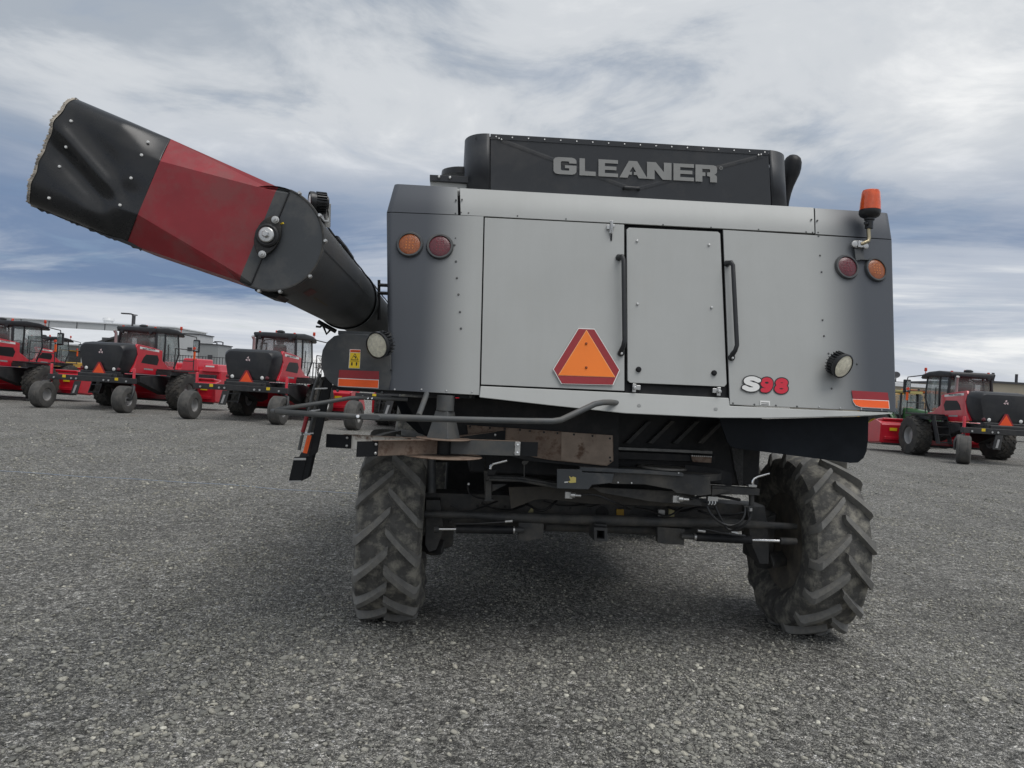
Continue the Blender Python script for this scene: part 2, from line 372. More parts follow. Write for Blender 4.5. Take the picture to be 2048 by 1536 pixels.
def make_gravel():
    rng = np.random.default_rng(11)
    bm = bmesh.new(); bmesh.ops.create_icosphere(bm, subdivisions=1, radius=1.0)
    V0 = np.array([v.co[:] for v in bm.verts]); F0 = np.array([[v.index for v in f.verts] for f in bm.faces]); bm.free()
    bm = bmesh.new(); bmesh.ops.create_icosphere(bm, subdivisions=2, radius=1.0)
    V1 = np.array([v.co[:] for v in bm.verts]); F1 = np.array([[v.index for v in f.verts] for f in bm.faces]); bm.free()
    def pebbles(n, d0, d1, s0, s1, V, F, power, fin=0.01):
        # even over the ground inside the view wedge, with margin to the sides
        d = np.sqrt(rng.random(n * 2) * (d1 ** 2 - d0 ** 2) + d0 ** 2); a = (rng.random(n * 2) * 2 - 1) * 0.80
        x = d * a; y = d
        # clumping: keep more where a slow pattern is high
        q = 0.5 + 0.22 * np.sin(x * 2.3 + 1.3 * np.sin(y * 1.1)) + 0.20 * np.sin(y * 2.9 + 0.8 * np.sin(x * 1.9)) + 0.16 * np.sin(x * 5.3 - y * 4.1 + np.sin(x * 3.7))
        fade = np.clip((d1 - y) / (0.5 * (d1 - d0)), 0, 1) * np.clip((y - d0) / fin, 0, 1)
        keep = rng.random(n * 2) < np.clip(0.04 + 1.05 * np.clip(q, 0, 1) ** 1.5, 0, 1) * fade; x = x[keep][:n]; y = y[keep][:n]; n = len(x)
        s = s0 + (s1 - s0) * rng.random(n) ** power
        P = np.empty((n, len(V), 3))
        sc = np.stack([s * rng.uniform(0.8, 1.35, n), s * rng.uniform(0.7, 1.1, n), s * rng.uniform(0.42, 0.75, n)], 1)
        jit = 1 + rng.uniform(-0.07, 0.07, (n, len(V), 1)); U = V[None] * jit
        for _ in range(6):          # random flats, as on broken river gravel
            nr = rng.normal(size=(n, 3)); nr /= np.linalg.norm(nr, axis=1, keepdims=True); c_ = rng.uniform(0.45, 0.9, n)
            e_ = np.maximum((U * nr[:, None, :]).sum(2) - c_[:, None], 0); U = U - e_[..., None] * nr[:, None, :]
        P = U * sc[:, None, :]
        tl = rng.normal(0, 0.25, n); c, t = np.cos(tl), np.sin(tl)
        X, Y, Z = P[..., 0].copy(), P[..., 1].copy(), P[..., 2].copy()
        Yr = Y * c[:, None] - Z * t[:, None]; Zr = Y * t[:, None] + Z * c[:, None]
        an = rng.random(n) * 6.283; c, t = np.cos(an)[:, None], np.sin(an)[:, None]
        P[..., 0] = X * c - Yr * t + x[:, None]; P[..., 1] = X * t + Yr * c + y[:, None]
        gz = 0.010 * np.sin(x * 1.7 + 0.6 * np.sin(y * 1.3)) * np.sin(y * 1.9 + 1.1) + 0.006 * np.sin(x * 4.1 + y * 3.3)
        P[..., 2] = Zr + (gz + s * 0.16)[:, None]
        k = (np.arange(n) * len(V))[:, None, None]
        tone = np.clip(rng.normal(0.5, 0.17, n), 0.05, 1); br = rng.random(n) < 0.03; tone[br] = rng.uniform(0.8, 1.0, br.sum())
        return P.reshape(-1, 3), (F[None] + k).reshape(-1, 3), np.repeat(tone, len(V))
    sets = [pebbles(9500, 2.6, 5.4, 0.007, 0.023, V1, F1, 2.3), pebbles(44000, 2.6, 7.5, 0.0035, 0.010, V0, F0, 1.3),
            pebbles(34000, 4.2, 13.0, 0.007, 0.019, V0, F0, 1.8, 1.2), pebbles(32000, 8.0, 26.0, 0.014, 0.030, V0, F0, 1.8, 3.0)]
    vs = []; fs = []; ts = []; o = 0
    for P, F, t in sets: vs.append(P); fs.append(F + o); ts.append(t); o += len(P)
    P = np.concatenate(vs).astype(np.float32); F = np.concatenate(fs).astype(np.int32); T = np.concatenate(ts).astype(np.float32)
    me = bpy.data.meshes.new('gravel_stones'); me.vertices.add(len(P)); me.vertices.foreach_set('co', P.ravel())
    me.loops.add(F.size); me.loops.foreach_set('vertex_index', F.ravel())
    me.polygons.add(len(F)); me.polygons.foreach_set('loop_start', np.arange(0, F.size, 3, dtype=np.int32))
    me.polygons.foreach_set('use_smooth', np.ones(len(F), dtype=bool))
    me.update(calc_edges=True)
    at = me.attributes.new('tone', 'FLOAT', 'POINT'); at.data.foreach_set('value', T)
    m = bpy.data.materials.new('gravel_stone'); m.use_nodes = True; N = m.node_tree.nodes; Lk = m.node_tree.links
    b = N['Principled BSDF']; b.inputs['Roughness'].default_value = 0.75; b.inputs['Specular IOR Level'].default_value = 0.35
    a = N.new('ShaderNodeAttribute'); a.attribute_name = 'tone'
    r = N.new('ShaderNodeValToRGB'); Lk.new(a.outputs['Fac'], r.inputs[0]); e = r.color_ramp.elements
    for _ in range(3): e.new(0.5)
    for k, (p, c) in enumerate([(0.0, (0.088, 0.088, 0.083)), (0.35, (0.206, 0.204, 0.182)), (0.6, (0.306, 0.298, 0.262)), (0.8, (0.413, 0.392, 0.328)), (1.0, (0.620, 0.601, 0.517))]):
        e[k].position = p; e[k].color = (*c, 1)
    tc = N.new('ShaderNodeTexCoord'); t = N.new('ShaderNodeTexNoise'); t.inputs['Scale'].default_value = 120; t.inputs['Detail'].default_value = 4; Lk.new(tc.outputs['Object'], t.inputs[0])
    mp = N.new('ShaderNodeMapRange'); mp.inputs[1].default_value = 0.3; mp.inputs[2].default_value = 0.7; mp.inputs[3].default_value = 0.75; mp.inputs[4].default_value = 1.25; Lk.new(t.outputs[0], mp.inputs[0])
    mx = N.new('ShaderNodeMix'); mx.data_type = 'RGBA'; mx.blend_type = 'MULTIPLY'; mx.inputs[0].default_value = 1; Lk.new(r.outputs[0], mx.inputs[6]); Lk.new(mp.outputs[0], mx.inputs[7])
    Lk.new(mx.outputs[2], b.inputs['Base Color'])
    bp = N.new('ShaderNodeBump'); bp.inputs['Strength'].default_value = 0.4; bp.inputs['Distance'].default_value = 0.004; Lk.new(t.outputs[0], bp.inputs['Height']); Lk.new(bp.outputs[0], b.inputs['Normal'])
    me.materials.append(m)
    ob = bpy.data.objects.new('gravel_stones', me); COL.objects.link(ob)
    tag(ob, 'loose grey gravel stones scattered over the foreground of the yard', None, None, 'stuff')
make_gravel()
# ================================================================== combine harvester
CB = empty('combine_harvester', ORG, YAW)
tag(CB, 'big silver and black combine harvester seen from behind with a red spout', 'combine harvester')
def P_(name, mb, m, parent=CB, **k): return mb.build(name, m, parent, **k)

# painted fade from silver to charcoal on the corner panels (the livery itself)
def fade_material(name, x_dark, x_silver):
    m = M_SILVER.copy(); m.name = name; nt = m.node_tree; N = nt.nodes; Lk = nt.links; b = N['Principled BSDF']
    src = b.inputs['Base Color'].links[0].from_socket
    tc = N.new('ShaderNodeTexCoord'); s = N.new('ShaderNodeSeparateXYZ'); Lk.new(tc.outputs['Object'], s.inputs[0])
    mp = N.new('ShaderNodeMapRange'); mp.interpolation_type = 'SMOOTHSTEP'; Lk.new(s.outputs[0], mp.inputs[0])
    mp.inputs[1].default_value = x_dark; mp.inputs[2].default_value = x_silver
    mx = N.new('ShaderNodeMix'); mx.data_type = 'RGBA'; Lk.new(mp.outputs[0], mx.inputs[0])
    mx.inputs[6].default_value = (0.066, 0.074, 0.088, 1); Lk.new(src, mx.inputs[7]); Lk.new(mx.outputs[2], b.inputs['Base Color'])
    return m
M_FADEL = fade_material('silver_to_charcoal_fade_a', Rr(838, 600).x, Rr(950, 600).x)
M_FADER = fade_material('silver_to_charcoal_fade_b', Rr(1738, 640).x, Rr(1612, 640).x)

def lerp(a, b, t): return (a[0] + (b[0] - a[0]) * t, a[1] + (b[1] - a[1]) * t)
def rear_grid(tl, tr, br, bl, off=0.0, nu=10, nv=8):
    return [[Rr(*lerp(lerp(tl, tr, u / nu), lerp(bl, br, u / nu), v / nv), off) for u in range(nu + 1)] for v in range(nv + 1)]
def rear_sheet(name, tl, tr, br, bl, m, off=0.0, nu=10, nv=8, th=0.012, parent=CB, label=None, edge=None):
    """sheet-metal panel; edge = (side, radius, run) rolls the outer edge round towards the machine's flank"""
    rows = rear_grid(tl, tr, br, bl, off, nu, nv)
    if edge:
        side, rad, run = edge
        for r in rows:
            e = r[0] if side < 0 else r[-1]; ex = []
            for k in range(1, 7):
                a = k / 6 * R(88); ex.append(Vector((e.x + side * rad * math.sin(a), e.y + rad * (1 - math.cos(a)), e.z)))
            last = ex[-1]; ex.append(Vector((last.x, last.y + run, last.z)))
            if side < 0: r[:0] = list(reversed(ex))
            else: r.extend(ex)
    mb = MB(); mb.grid(rows); o = P_(name, mb, m, parent, smooth=True, label=label)
    md = o.modifiers.new('solid', 'SOLIDIFY'); md.thickness = th; md.offset = 0; es = o.modifiers.new('split', 'EDGE_SPLIT'); es.split_angle = R(50)
    return o
def rear_plate(name, pts, m, off=0.0, th=0.012, parent=CB, bevel=0.0, label=None):
    mb = MB(); fr = [Rr(x, y, off) for x, y in pts]; mb.prism(fr, (0, th, 0)); return P_(name, mb, m, parent, bevel=bevel, label=label)

# --- hull behind the sheet metal
zb = Rr(1250, 790).z; zt = Rr(1250, 405).z
hb = MB(); hb.box((0.0, 3.35, (zb + zt) / 2 + 0.05), (3.10, 5.9, zt - zb - 0.02)); P_('hull', hb, M_SILVER, bevel=0.03)
hb = MB(); hb.box((0.0, 3.9, zt + 0.25), (2.6, 2.6, 0.55)); P_('grain_tank', hb, M_DARK, bevel=0.04)
hb = MB(); hb.box((0.05, 2.6, 1.42), (2.1, 4.0, 0.58)); P_('underbody_light_block', hb, M_BLACK, bevel=0.02)  # plain box added under the body to block light and keep it dark

# --- corner panels with their own roof caps
rear_sheet('corner_panel', (785, 426), (967, 433.5), (958.5, 790), (789, 781), M_FADEL, 0.0, 10, 10, edge=(-1, 0.035, 0.30), label='left corner panel fading from silver to charcoal')
rear_sheet('corner_panel', (1446, 460.5), (1776, 480), (1784, 823.5), (1459.5, 809), M_FADER, 0.0, 16, 10, edge=(1, 0.035, 0.30), label='right rear panel fading from silver to charcoal')
def roof_cap(name, tl, tr, br, bl, m, side=0, nu=10, label=None):
    nv = 8; rows = []
    for v in range(nv + 1):
        t = 1 - v / nv; r = []
        for u in range(nu + 1):
            p = Rr(*lerp(lerp(tl, tr, u / nu), lerp(bl, br, u / nu), v / nv), 0.0)
            q = L(*lerp(lerp(tl, tr, u / nu), lerp(bl, br, u / nu), v / nv), p.y + 0.055 * t ** 2.4)
            r.append(q)
        if side:
            e = r[0] if side < 0 else r[-1]; ex = []
            for k in range(1, 6):
                a = k / 5 * R(88); ex.append(Vector((e.x + side * 0.035 * math.sin(a), e.y + 0.035 * (1 - math.cos(a)), e.z)))
            ex.append(ex[-1] + Vector((0, 0.3, 0)))
            if side < 0: r[:0] = list(reversed(ex))
            else: r.extend(ex)
        rows.append(r)
    # roof runs forward from the top edge
    top = [p + Vector((0, 0.06, 0.012)) for p in rows[0]]; top2 = [p + Vector((0, 0.30, 0.0)) for p in rows[0]]
    mb = MB(); mb.grid([top2, top] + rows)
    o = P_(name, mb, m, CB, smooth=True, label=label); md = o.modifiers.new('solid', 'SOLIDIFY'); md.thickness = 0.012; md.offset = 0; es = o.modifiers.new('split', 'EDGE_SPLIT'); es.split_angle = R(50)
    return o
roof_cap('roof_cap', (800, 370), (914.5, 376.5), (916, 430), (785, 424.5), M_FADEL, -1, label='charcoal roof cap over the left corner')
roof_cap('roof_cap', (1629.5, 418), (1768, 427), (1776, 478.5), (1630.5, 468.5), M_FADER, 1, label='charcoal roof cap over the right corner')
roof_cap('hood_band', (920, 378), (1626.5, 417), (1628, 467), (921.5, 430.5), M_SILVER, 0, 24)
# backing behind the seams
mb = MB(); mb.prism([Rr(x, y, -0.06) for x, y in ((800, 385), (1770, 436), (1778, 815), (800, 775))], (0, 0.03, 0)); P_('backing_frame', mb, M_BLACK)

# --- flat panel, door, doorway
rear_plate('rear_panel', [(969.5, 435), (1248.5, 449), (1249, 782), (962, 769)], M_SILVER, 0.004, 0.018, bevel=0.003)
door = rear_plate('access_door', [(1258, 455), (1436, 463.5), (1440.5, 467), (1453.5, 768), (1449, 773.5), (1260, 765.5), (1255.5, 761), (1253.5, 459)], M_SILVER, 0.010, 0.022, bevel=0.003)
rear_plate('doorway', [(1250, 449), (1444, 459), (1459, 796), (1250, 785)], M_BLACK, -0.03, 0.02)
# lower lip beam
mb = MB()
lip_t = [(961, 772), (1110, 779), (1250, 785.5), (1458, 796), (1460, 811.5), (1604, 818.5), (1700, 822), (1786, 825.5)]
lip_b = [(958.5, 795), (1100, 811), (1250, 827), (1440, 836), (1537, 836.5), (1620, 835), (1740, 831.5), (1786, 827.5)]
fr = [Rr(*p, 0.012) for p in lip_t]; fb = [Rr(*p, 0.030) for p in lip_b]
mb.prism(fr + list(reversed(fb)), (0, 0.05, 0)); P_('lower_lip', mb, M_SILVER, bevel=0.006)
for px, py in ((1278, 811), (1431, 818)):
    p = Rr(px, py, 0.022); mb = MB(); mb.lathe([(0.012, 0.006), (0.011, 0.0085), (0, 0.0095)], p, (0, -1, 0), 14); P_('plug', mb, M_SILVER, smooth=True)

def stud(px, py, r=0.007, m=M_STEEL, off=0.008, name='bolt', parent=CB, h=0.005, pt=None):
    p = pt if pt is not None else Rr(px, py, off); mb = MB()
    mb.lathe([(r, -0.006), (r, h * 0.5), (r * 0.75, h), (0, h * 1.15)], p, (0, -1, TILT * 0.9), 10); return P_(name, mb, m, parent, smooth=True)
for x, y in ((1274, 482), (1418, 490), (1275, 608), (1423, 615)): stud(x, y, 0.0085, M_STEEL, 0.012, 'door_bolt', door, 0.008)
for x, y in ((1277, 739), (1428, 746)): stud(x, y, 0.018, M_RUBBER, 0.012, 'rubber_bumper', door, 0.014)
for x, y in ((909, 490), (912, 523), (914, 556), (917, 589), (920, 624), (922, 657)): stud(x, y, 0.0075, M_FRAMEG, 0.006, 'rivet')
for x, y in ((803, 488), (858, 494), (911, 476)): stud(x, y, 0.004, M_FRAMEG, 0.006, 'rivet')
for x, y in ((1637, 472), (1640, 511), (1643, 544), (1645, 640), (1648, 672), (1657, 707), (1659, 741), (1714, 728), (1663, 777)): stud(x, y, 0.0065, M_FRAMEG, 0.006, 'rivet')
for x, y in ((1466, 806.5), (1508.7, 809), (1551.7, 811), (1594, 813), (1638, 813.5), (1680, 816), (1722, 818), (1763, 820)): stud(x, y, 0.006, M_STEEL if x > 1600 else M_FRAMEG, 0.006, 'bolt')
for x, y in ((789.5, 779), (843, 779), (893, 781.5), (944, 783.5)): stud(x, y, 0.006, M_STEEL, 0.006, 'bolt')
for x, y in ((924, 399), (922, 425), (912, 400), (911, 427), (937, 426), (1035, 432), (1132, 438), (1326, 449.5), (1422, 455), (1517, 459), (1612, 464), (1625, 465), (1623, 439), (1635, 441), (1636, 465)): stud(x, y, 0.0055, M_FRAMEG, 0.004, 'rivet')
# latch by the door and two door catches
mb = MB(); p = Rr(1222, 455, 0.012)
mb.box(p + Vector((0, -0.006, 0.0)), (0.022, 0.02, 0.085)); mb.box(p + Vector((-0.02, -0.004, 0.0)), (0.02, 0.012, 0.03)); mb.box(p + Vector((0.014, -0.004, 0.012)), (0.02, 0.012, 0.02))
mb.tube([p + Vector((0, -0.018, 0.04)), p + Vector((0, -0.026, 0.0)), p + Vector((0.002, -0.016, -0.045))], 0.007, 8)
lt = P_('latch', mb, M_STEEL, bevel=0.003)
mb = MB(); mb.tube([p + Vector((0.003, -0.014, -0.045)), p + Vector((0.004, -0.012, -0.09))], 0.006, 8); P_('latch_lever', mb, M_PLASTIC, lt)
for x, y in ((1268, 776), (1437, 783)):
    p = Rr(x, y, 0.004); mb = MB(); s_ = 1 if x < 1300 else -1
    mb.box(p, (0.024, 0.02, 0.055)); mb.box(p + Vector((0.026 * s_, 0, 0.004)), (0.03, 0.016, 0.03)); mb.lathe([(0.012, 0), (0.012, 0.022), (0, 0.024)], p + Vector((0, -0.008, 0.0)), (0, -1, 0), 10)
    P_('door_catch', mb, M_STEEL, bevel=0.003)
# grab handles
def handle(top, b1, b2, bot, lx):
    a = Rr(*top, 0.012); d = Rr(*bot, 0.012)
    t1 = Rr(*b1, 0.06); t2 = Rr(*b2, 0.06); mb = MB()
    path = [a + Vector((0, 0, 0)), a + Vector((0.006, -0.02, 0)), a + Vector((lx * 0.35, -0.045, 0.002)), t1, t1.lerp(t2, 0.33), t1.lerp(t2, 0.66), t2, t2.lerp(d, 0.45) + Vector((0, -0.012, 0)), d + Vector((0, -0.014, 0.02)), d + Vector((0, -0.004, 0))]
    mb.tube(path, [0.02, 0.018, 0.015, 0.0145, 0.0145, 0.0145, 0.0145, 0.0145, 0.0165, 0.019], 12); h = P_('grab_handle', mb, M_PLASTIC, CB, smooth=True)
    for q in (a, d):
        mb = MB(); mb.lathe([(0.022, -0.006), (0.022, 0.007), (0.018, 0.01)], q, (0, -1, 0.2), 14); P_('handle_foot', mb, M_PLASTIC, h, smooth=True)
    stud(0, 0, 0.0085, M_STEEL, 0, 'handle_bolt', h, 0.008, pt=a + Vector((0, -0.024, 0.004))); stud(0, 0, 0.0085, M_STEEL, 0, 'handle_bolt', h, 0.008, pt=d + Vector((0.0, -0.02, -0.004)))
handle((1238, 515), (1247, 520), (1249, 680), (1242, 706), 0.03)
handle((1454, 527), (1466, 531), (1474, 690), (1463, 715), 0.03)

# --- tail lamps
def tail_lamp(px, py, m, label):
    p = Rr(px, py, 0.004); e = 0.01
    n = Vector(((surf(p.x + e, p.z) - surf(p.x - e, p.z)) / (2 * e), -1, TILT)).normalized()
    mb = MB(); mb.lathe([(0.088, -0.02), (0.088, 0.012), (0.082, 0.022), (0.072, 0.022), (0.069, 0.012)], p, n, 40, cap=False)
    o = P_('tail_lamp', mb, M_DARK, CB, smooth=True, label=label)
    mb = MB(); mb.lathe([(0.0701, 0.005), (0.0701, 0.014), (0.06, 0.018), (0.03, 0.021), (0, 0.022)], p, n, 36); P_('lens', mb, m, o, smooth=True)
    u = n.cross(Vector((0, 0, 1))).normalized(); w = u.cross(n).normalized()
    for i in range(-1, 2):
        for j in (-1.5, -0.5, 0.5, 1.5):
            if abs(i) == 1 and abs(j) > 2: continue
            q = p + n * 0.0205 + u * (i * 0.021) + w * (j * 0.020); mb = MB(); mb.lathe([(0.0055, -0.004), (0.0045, 0.0012), (0, 0.002)], q, n, 8); P_('diode', mb, MATS['led_' + m.name], o, smooth=True)
mat('led_amber_lens', (0.58, 0.19, 0.045), 0.25); mat('led_red_lens', (0.20, 0.022, 0.036), 0.25)
tail_lamp(820, 490, M_AMBER, 'round amber tail lamp on the left corner'); tail_lamp(880, 494, M_REDLENS, 'round red tail lamp on the left corner')
tail_lamp(1692, 535, M_REDLENS, 'round red tail lamp on the right corner'); tail_lamp(1750, 540, M_AMBER, 'round amber tail lamp on the right corner')

# --- work lamps with cooling fins
def work_lamp(base, c, n, label, rad=0.082):
    n = Vector(n).normalized(); c = Vector(c)
    mb = MB(); mb.lathe([(rad * 0.55, -0.075), (rad * 0.7, -0.07), (rad * 0.86, -0.02), (rad, 0.0), (rad, 0.018), (rad * 0.92, 0.022), (rad * 0.9, 0.012)], c, n, 36)
    o = P_('work_lamp', mb, M_PLASTIC, CB, smooth=True, label=label)
    mb = MB(); mb.lathe([(rad * 0.9, 0.004), (rad * 0.88, 0.016), (rad * 0.5, 0.022), (0, 0.024)], c, n, 32); P_('lens', mb, M_LAMPGLASS, o, smooth=True)
    u = n.cross(Vector((0, 0, 1))).normalized(); w = u.cross(n).normalized()
    fin = None
    for k in range(22):
        a = R(-90 + 360 * k / 22); e = u * math.cos(a) + w * math.sin(a); t = n.cross(e); rot = Matrix((t, e, n)).transposed()
        mb = MB(); mb.box(c + e * (rad * 0.84) - n * 0.038, (0.005, 0.020, 0.05), rot); P_('fin', mb, M_PLASTIC, o)
    mb = MB(); mb.tube([c - n * 0.07, Vector(base)], [0.018, 0.022], 10); P_('bracket', mb, M_STEEL, o, smooth=True)
q = L(757, 690, -0.12); work_lamp(Rr(772, 690, 0.0), q, (-0.62, -0.95, -0.28), 'round work lamp at the left lower corner')
q = Rr(1683, 731, 0.10); work_lamp(Rr(1676, 735, 0.0), q, (0.42, -0.95, -0.42), 'round work lamp at the right lower corner')

# --- warning beacon on a bent stalk
b0 = Rr(1716, 489, 0.03); b1 = Rr(1735, 484, 0.06); b2 = Rr(1737, 462, 0.065)
mb = MB(); mb.box(b0 + Vector((0.004, 0.004, 0)), (0.075, 0.02, 0.05)); mb.box(b0 + Vector((0.012, -0.012, 0)), (0.045, 0.02, 0.045)); mb.lathe([(0.022, 0), (0.022, 0.02), (0.012, 0.022), (0, 0.022)], b0 + Vector((-0.035, -0.004, -0.004)), (0, -1, 0), 14); mb.lathe([(0.02, 0), (0.02, 0.02), (0.012, 0.022), (0, 0.022)], b0 + Vector((0.045, -0.004, -0.012)), (0, -1, 0), 14)
bk = P_('beacon_bracket', mb, M_STEEL, bevel=0.003)
mb = MB(); mb.prism([Rr(x, y, 0.03) for x, y in ((1709, 497), (1727, 498), (1728, 516), (1739, 520), (1722, 519), (1712, 521))], (0, 0.03, 0)); P_('mount_plate', mb, M_DARK, bk)
bpth = [b0 + Vector((0.012, -0.015, 0)), b0.lerp(b1, 0.6) + Vector((0, -0.01, 0)), b1 + Vector((0.004, 0, 0.006)), b1.lerp(b2, 0.4) + Vector((0.008, 0, 0)), b2, b2 + Vector((0, 0, 0.05))]
mb = MB(); mb.tube(bpth, 0.0135, 12); P_('beacon_stalk', mb, mat('tarnished_brass', (0.42, 0.36, 0.24), 0.3, 0.9), CB, smooth=True)
bb = b2 + Vector((0.002, 0, 0.015))
mb = MB(); mb.lathe([(0.018, 0.0), (0.026, 0.002), (0.026, 0.055), (0.034, 0.06), (0.034, 0.072), (0.060, 0.085), (0.070, 0.10), (0.0705, 0.125), (0.066, 0.128), (0.0, 0.128)], bb, (0, 0, 1), 32); bcn = P_('beacon', mb, M_PLASTIC, CB, smooth=True, label='orange warning beacon on a bent stalk')
mb = MB(); mb.lathe([(0.068, 0.1285), (0.0665, 0.17), (0.060, 0.245), (0.054, 0.262), (0.03, 0.270), (0, 0.272)], bb, (0, 0, 1), 36); P_('beacon_lens', mb, M_BEACON, bcn, smooth=True)
mb = MB(); mb.lathe([(0.0, 0), (0.012, 0), (0.014, 0.01), (0.011, 0.02), (0, 0.022)], bb + Vector((-0.03, -0.02, 0.03)), (-0.8, -0.6, 0), 12); P_('knob', mb, M_PLASTIC, bcn, smooth=True)

# --- black hood box with the maker's name
YB = 0.42
def box_pt(px, py, dy=0.0): return L(px, py, YB + dy)
tl, tr, br_, bl = box_pt(981, 268), box_pt(1537, 300.5), box_pt(1543, 418), box_pt(981, 384)
tl.z = tl.z; 
mb = MB(); mb.prism([tl, tr, br_, bl], (0, 0.02, 0)); hood = P_('hood_box', mb, M_BOX, bevel=0.003, label='black hood box lettered with the maker name')
def end_cap(p_top, p_bot, side, rad=0.20):
    rows = []
    for t, p in ((0, p_top), (1, p_bot)):
        r = []
        for k in range(13):
            a = R(90) * k / 12; r.append(Vector((p.x + side * (rad * math.sin(a)) * (0.86 if side > 0 else 0.80), p.y + 0.004 + rad * (1 - math.cos(a)), p.z)))
        r.append(r[-1] + Vector((0, 1.4, 0))); rows.append(r)
    mb = MB(); mb.grid(rows); o = P_('hood_end', mb, M_BOX, hood, smooth=True); md = o.modifiers.new('s', 'SOLIDIFY'); md.thickness = 0.012; md.offset = 0
end_cap(tl + Vector((-0.006, 0, 0.002)), bl + Vector((-0.006, 0, 0)), -1); end_cap(tr + Vector((0.005, 0, 0.002)), br_ + Vector((0.005, 0, 0)), 1)
mb = MB(); mb.prism([tl + Vector((-.1, 0.03, -0.01)), tr + Vector((.1, 0.03, -0.01)), tr + Vector((0.1, 1.6, -0.01)), tl + Vector((-0.1, 1.6, -0.01))], (0, 0, -0.02)); P_('hood_top', mb, M_BOX, hood)
mb = MB(); mb.prism([tl + Vector((0, -0.004, 0.0)), tr + Vector((0, -0.004, 0)), tr + Vector((0, -0.004, -0.035)), tl + Vector((0, -0.004, -0.035))], (0, 0.006, 0)); P_('top_flange', mb, M_BOX, hood)
for k in range(18):
    t = (k + 0.35) / 17.6; p = tl.lerp(tr, t) + Vector((0, -0.004, -0.018)); stud(0, 0, 0.006, M_STEEL, 0, 'screw', hood, 0.004, pt=p)
# diagonal pressed braces
for (a, b) in (((1003, 281), (1262, 378)), ((1275, 378), (1525, 312))):
    p, q2 = box_pt(*a), box_pt(*b); d = (q2 - p).normalized(); n_ = Vector((0, -1, 0)); w = d.cross(n_).normalized() * 0.016
    mb = MB(); mb.add([p - w + n_ * 0.0008, q2 - w + n_ * 0.0008, q2 - w * 0.4 + n_ * 0.0022, p - w * 0.4 + n_ * 0.0022, q2 + w * 0.4 + n_ * 0.0022, p + w * 0.4 + n_ * 0.0022, q2 + w + n_ * 0.0008, p + w + n_ * 0.0008], [(0, 1, 2, 3), (3, 2, 4, 5), (5, 4, 6, 7)])
    P_('pressed_brace', mb, mat('brace_black', (0.027, 0.030, 0.035), 0.5, 0, 0.1, 4, 0, 1, (0.12, 0.11, 0.10), 0.35, 6), hood)
for x, y in ((998, 277), (1003, 279), (1517, 310), (1522, 309)): stud(0, 0, 0.006, M_STEEL, 0, 'screw', hood, 0.004, pt=box_pt(x, y, -0.008))
mb = MB(); a, b = box_pt(1250, 375, -0.02), box_pt(1277, 376.5, -0.02); mb.tube([a + Vector((-0.01, 0.03, -0.005)), a, b, b + Vector((0.01, 0.03, -0.005))], 0.010, 8); P_('hood_handle', mb, M_PLASTIC, hood, smooth=True)
# letters, each its own plate
LET = {
 'G': [(1, .66), (.68, .66), (.68, .74), (.65, .77), (.37, .77), (.32, .72), (.32, .28), (.37, .23), (.68, .23), (.68, .37), (.5, .37), (.5, .54), (1, .54), (1, .18), (.93, .05), (.8, 0), (.2, 0), (.07, .05), (0, .18), (0, .82), (.07, .95), (.2, 1), (.8, 1), (.93, .95), (1, .84)],
 'L': [(0, 1), (.33, 1), (.33, .25), (.98, .25), (.98, 0), (0, 0)],
 'E': [(0, 1), (1, 1), (1, .79), (.33, .79), (.33, .61), (.92, .61), (.92, .40), (.33, .40), (.33, .21), (1, .21), (1, 0), (0, 0)],
 'A': [(0, 0), (.36, 1), (.68, 1), (1.08, 0), (.74, 0), (.67, .19), (.555, .19), (.555, .36), (.64, .36), (.52, .68), (.39, .36), (.475, .36), (.475, .19), (.37, .19), (.31, 0)],
 'N': [(0, 0), (0, 1), (.36, 1), (.69, .44), (.69, 1), (1, 1), (1, 0), (.64, 0), (.31, .57), (.31, 0)],
 'R': [(0, 0), (0, 1), (.84, 1), (.95, .95), (1, .85), (1, .60), (.95, .50), (.88, .46), (.97, .40), (1, .32), (1, 0), (.68, 0), (.68, .30), (.63, .34), (.54, .34), (.54, .56), (.68, .58), (.68, .76), (.32, .76), (.32, .56), (.46, .56), (.46, .34), (.32, .34), (.32, 0)]}
edges = [(1107, 1153), (1159, 1192), (1197, 1236), (1239, 1291), (1294, 1343), (1347, 1388), (1391, 1434)]
def line_y(x, a, b): return a[1] + (b[1] - a[1]) * (x - a[0]) / (b[0] - a[0])
TA, TB, BA, BB = (1107, 313.5), (1434, 331), (1107, 347.5), (1434, 365)
for ch, (x0, x1) in zip('GLEANER', edges):
    pts = []
    for u, v in LET[ch]:
        x = x0 + (x1 - x0) * u; yt = line_y(x, TA, TB); yb = line_y(x, BA, BB); pts.append(box_pt(x, yb + (yt - yb) * v, -0.0085))
    mb = MB(); mb.prism(pts, (0, 0.002, 0)); P_('letter_' + ch.lower(), mb, M_LETTER, hood)
def ring(px, py, r0, r1, y, m, name, parent, n=20):
    c = L(px, py, y); mb = MB(); vs = []
    for k in range(n):
        a = 2 * math.pi * k / n
        for r in (r0, r1): vs.append(c + Vector((r * math.cos(a), 0, r * math.sin(a))))
    mb.add(vs, [(2 * k, 2 * k + 1, (2 * k + 3) % (2 * n), (2 * k + 2) % (2 * n)) for k in range(n)]); return P_(name, mb, m, parent)
tm = ring(1442, 336, 0.0095, 0.0125, YB - 0.006, M_LETTER, 'trademark_ring', hood)
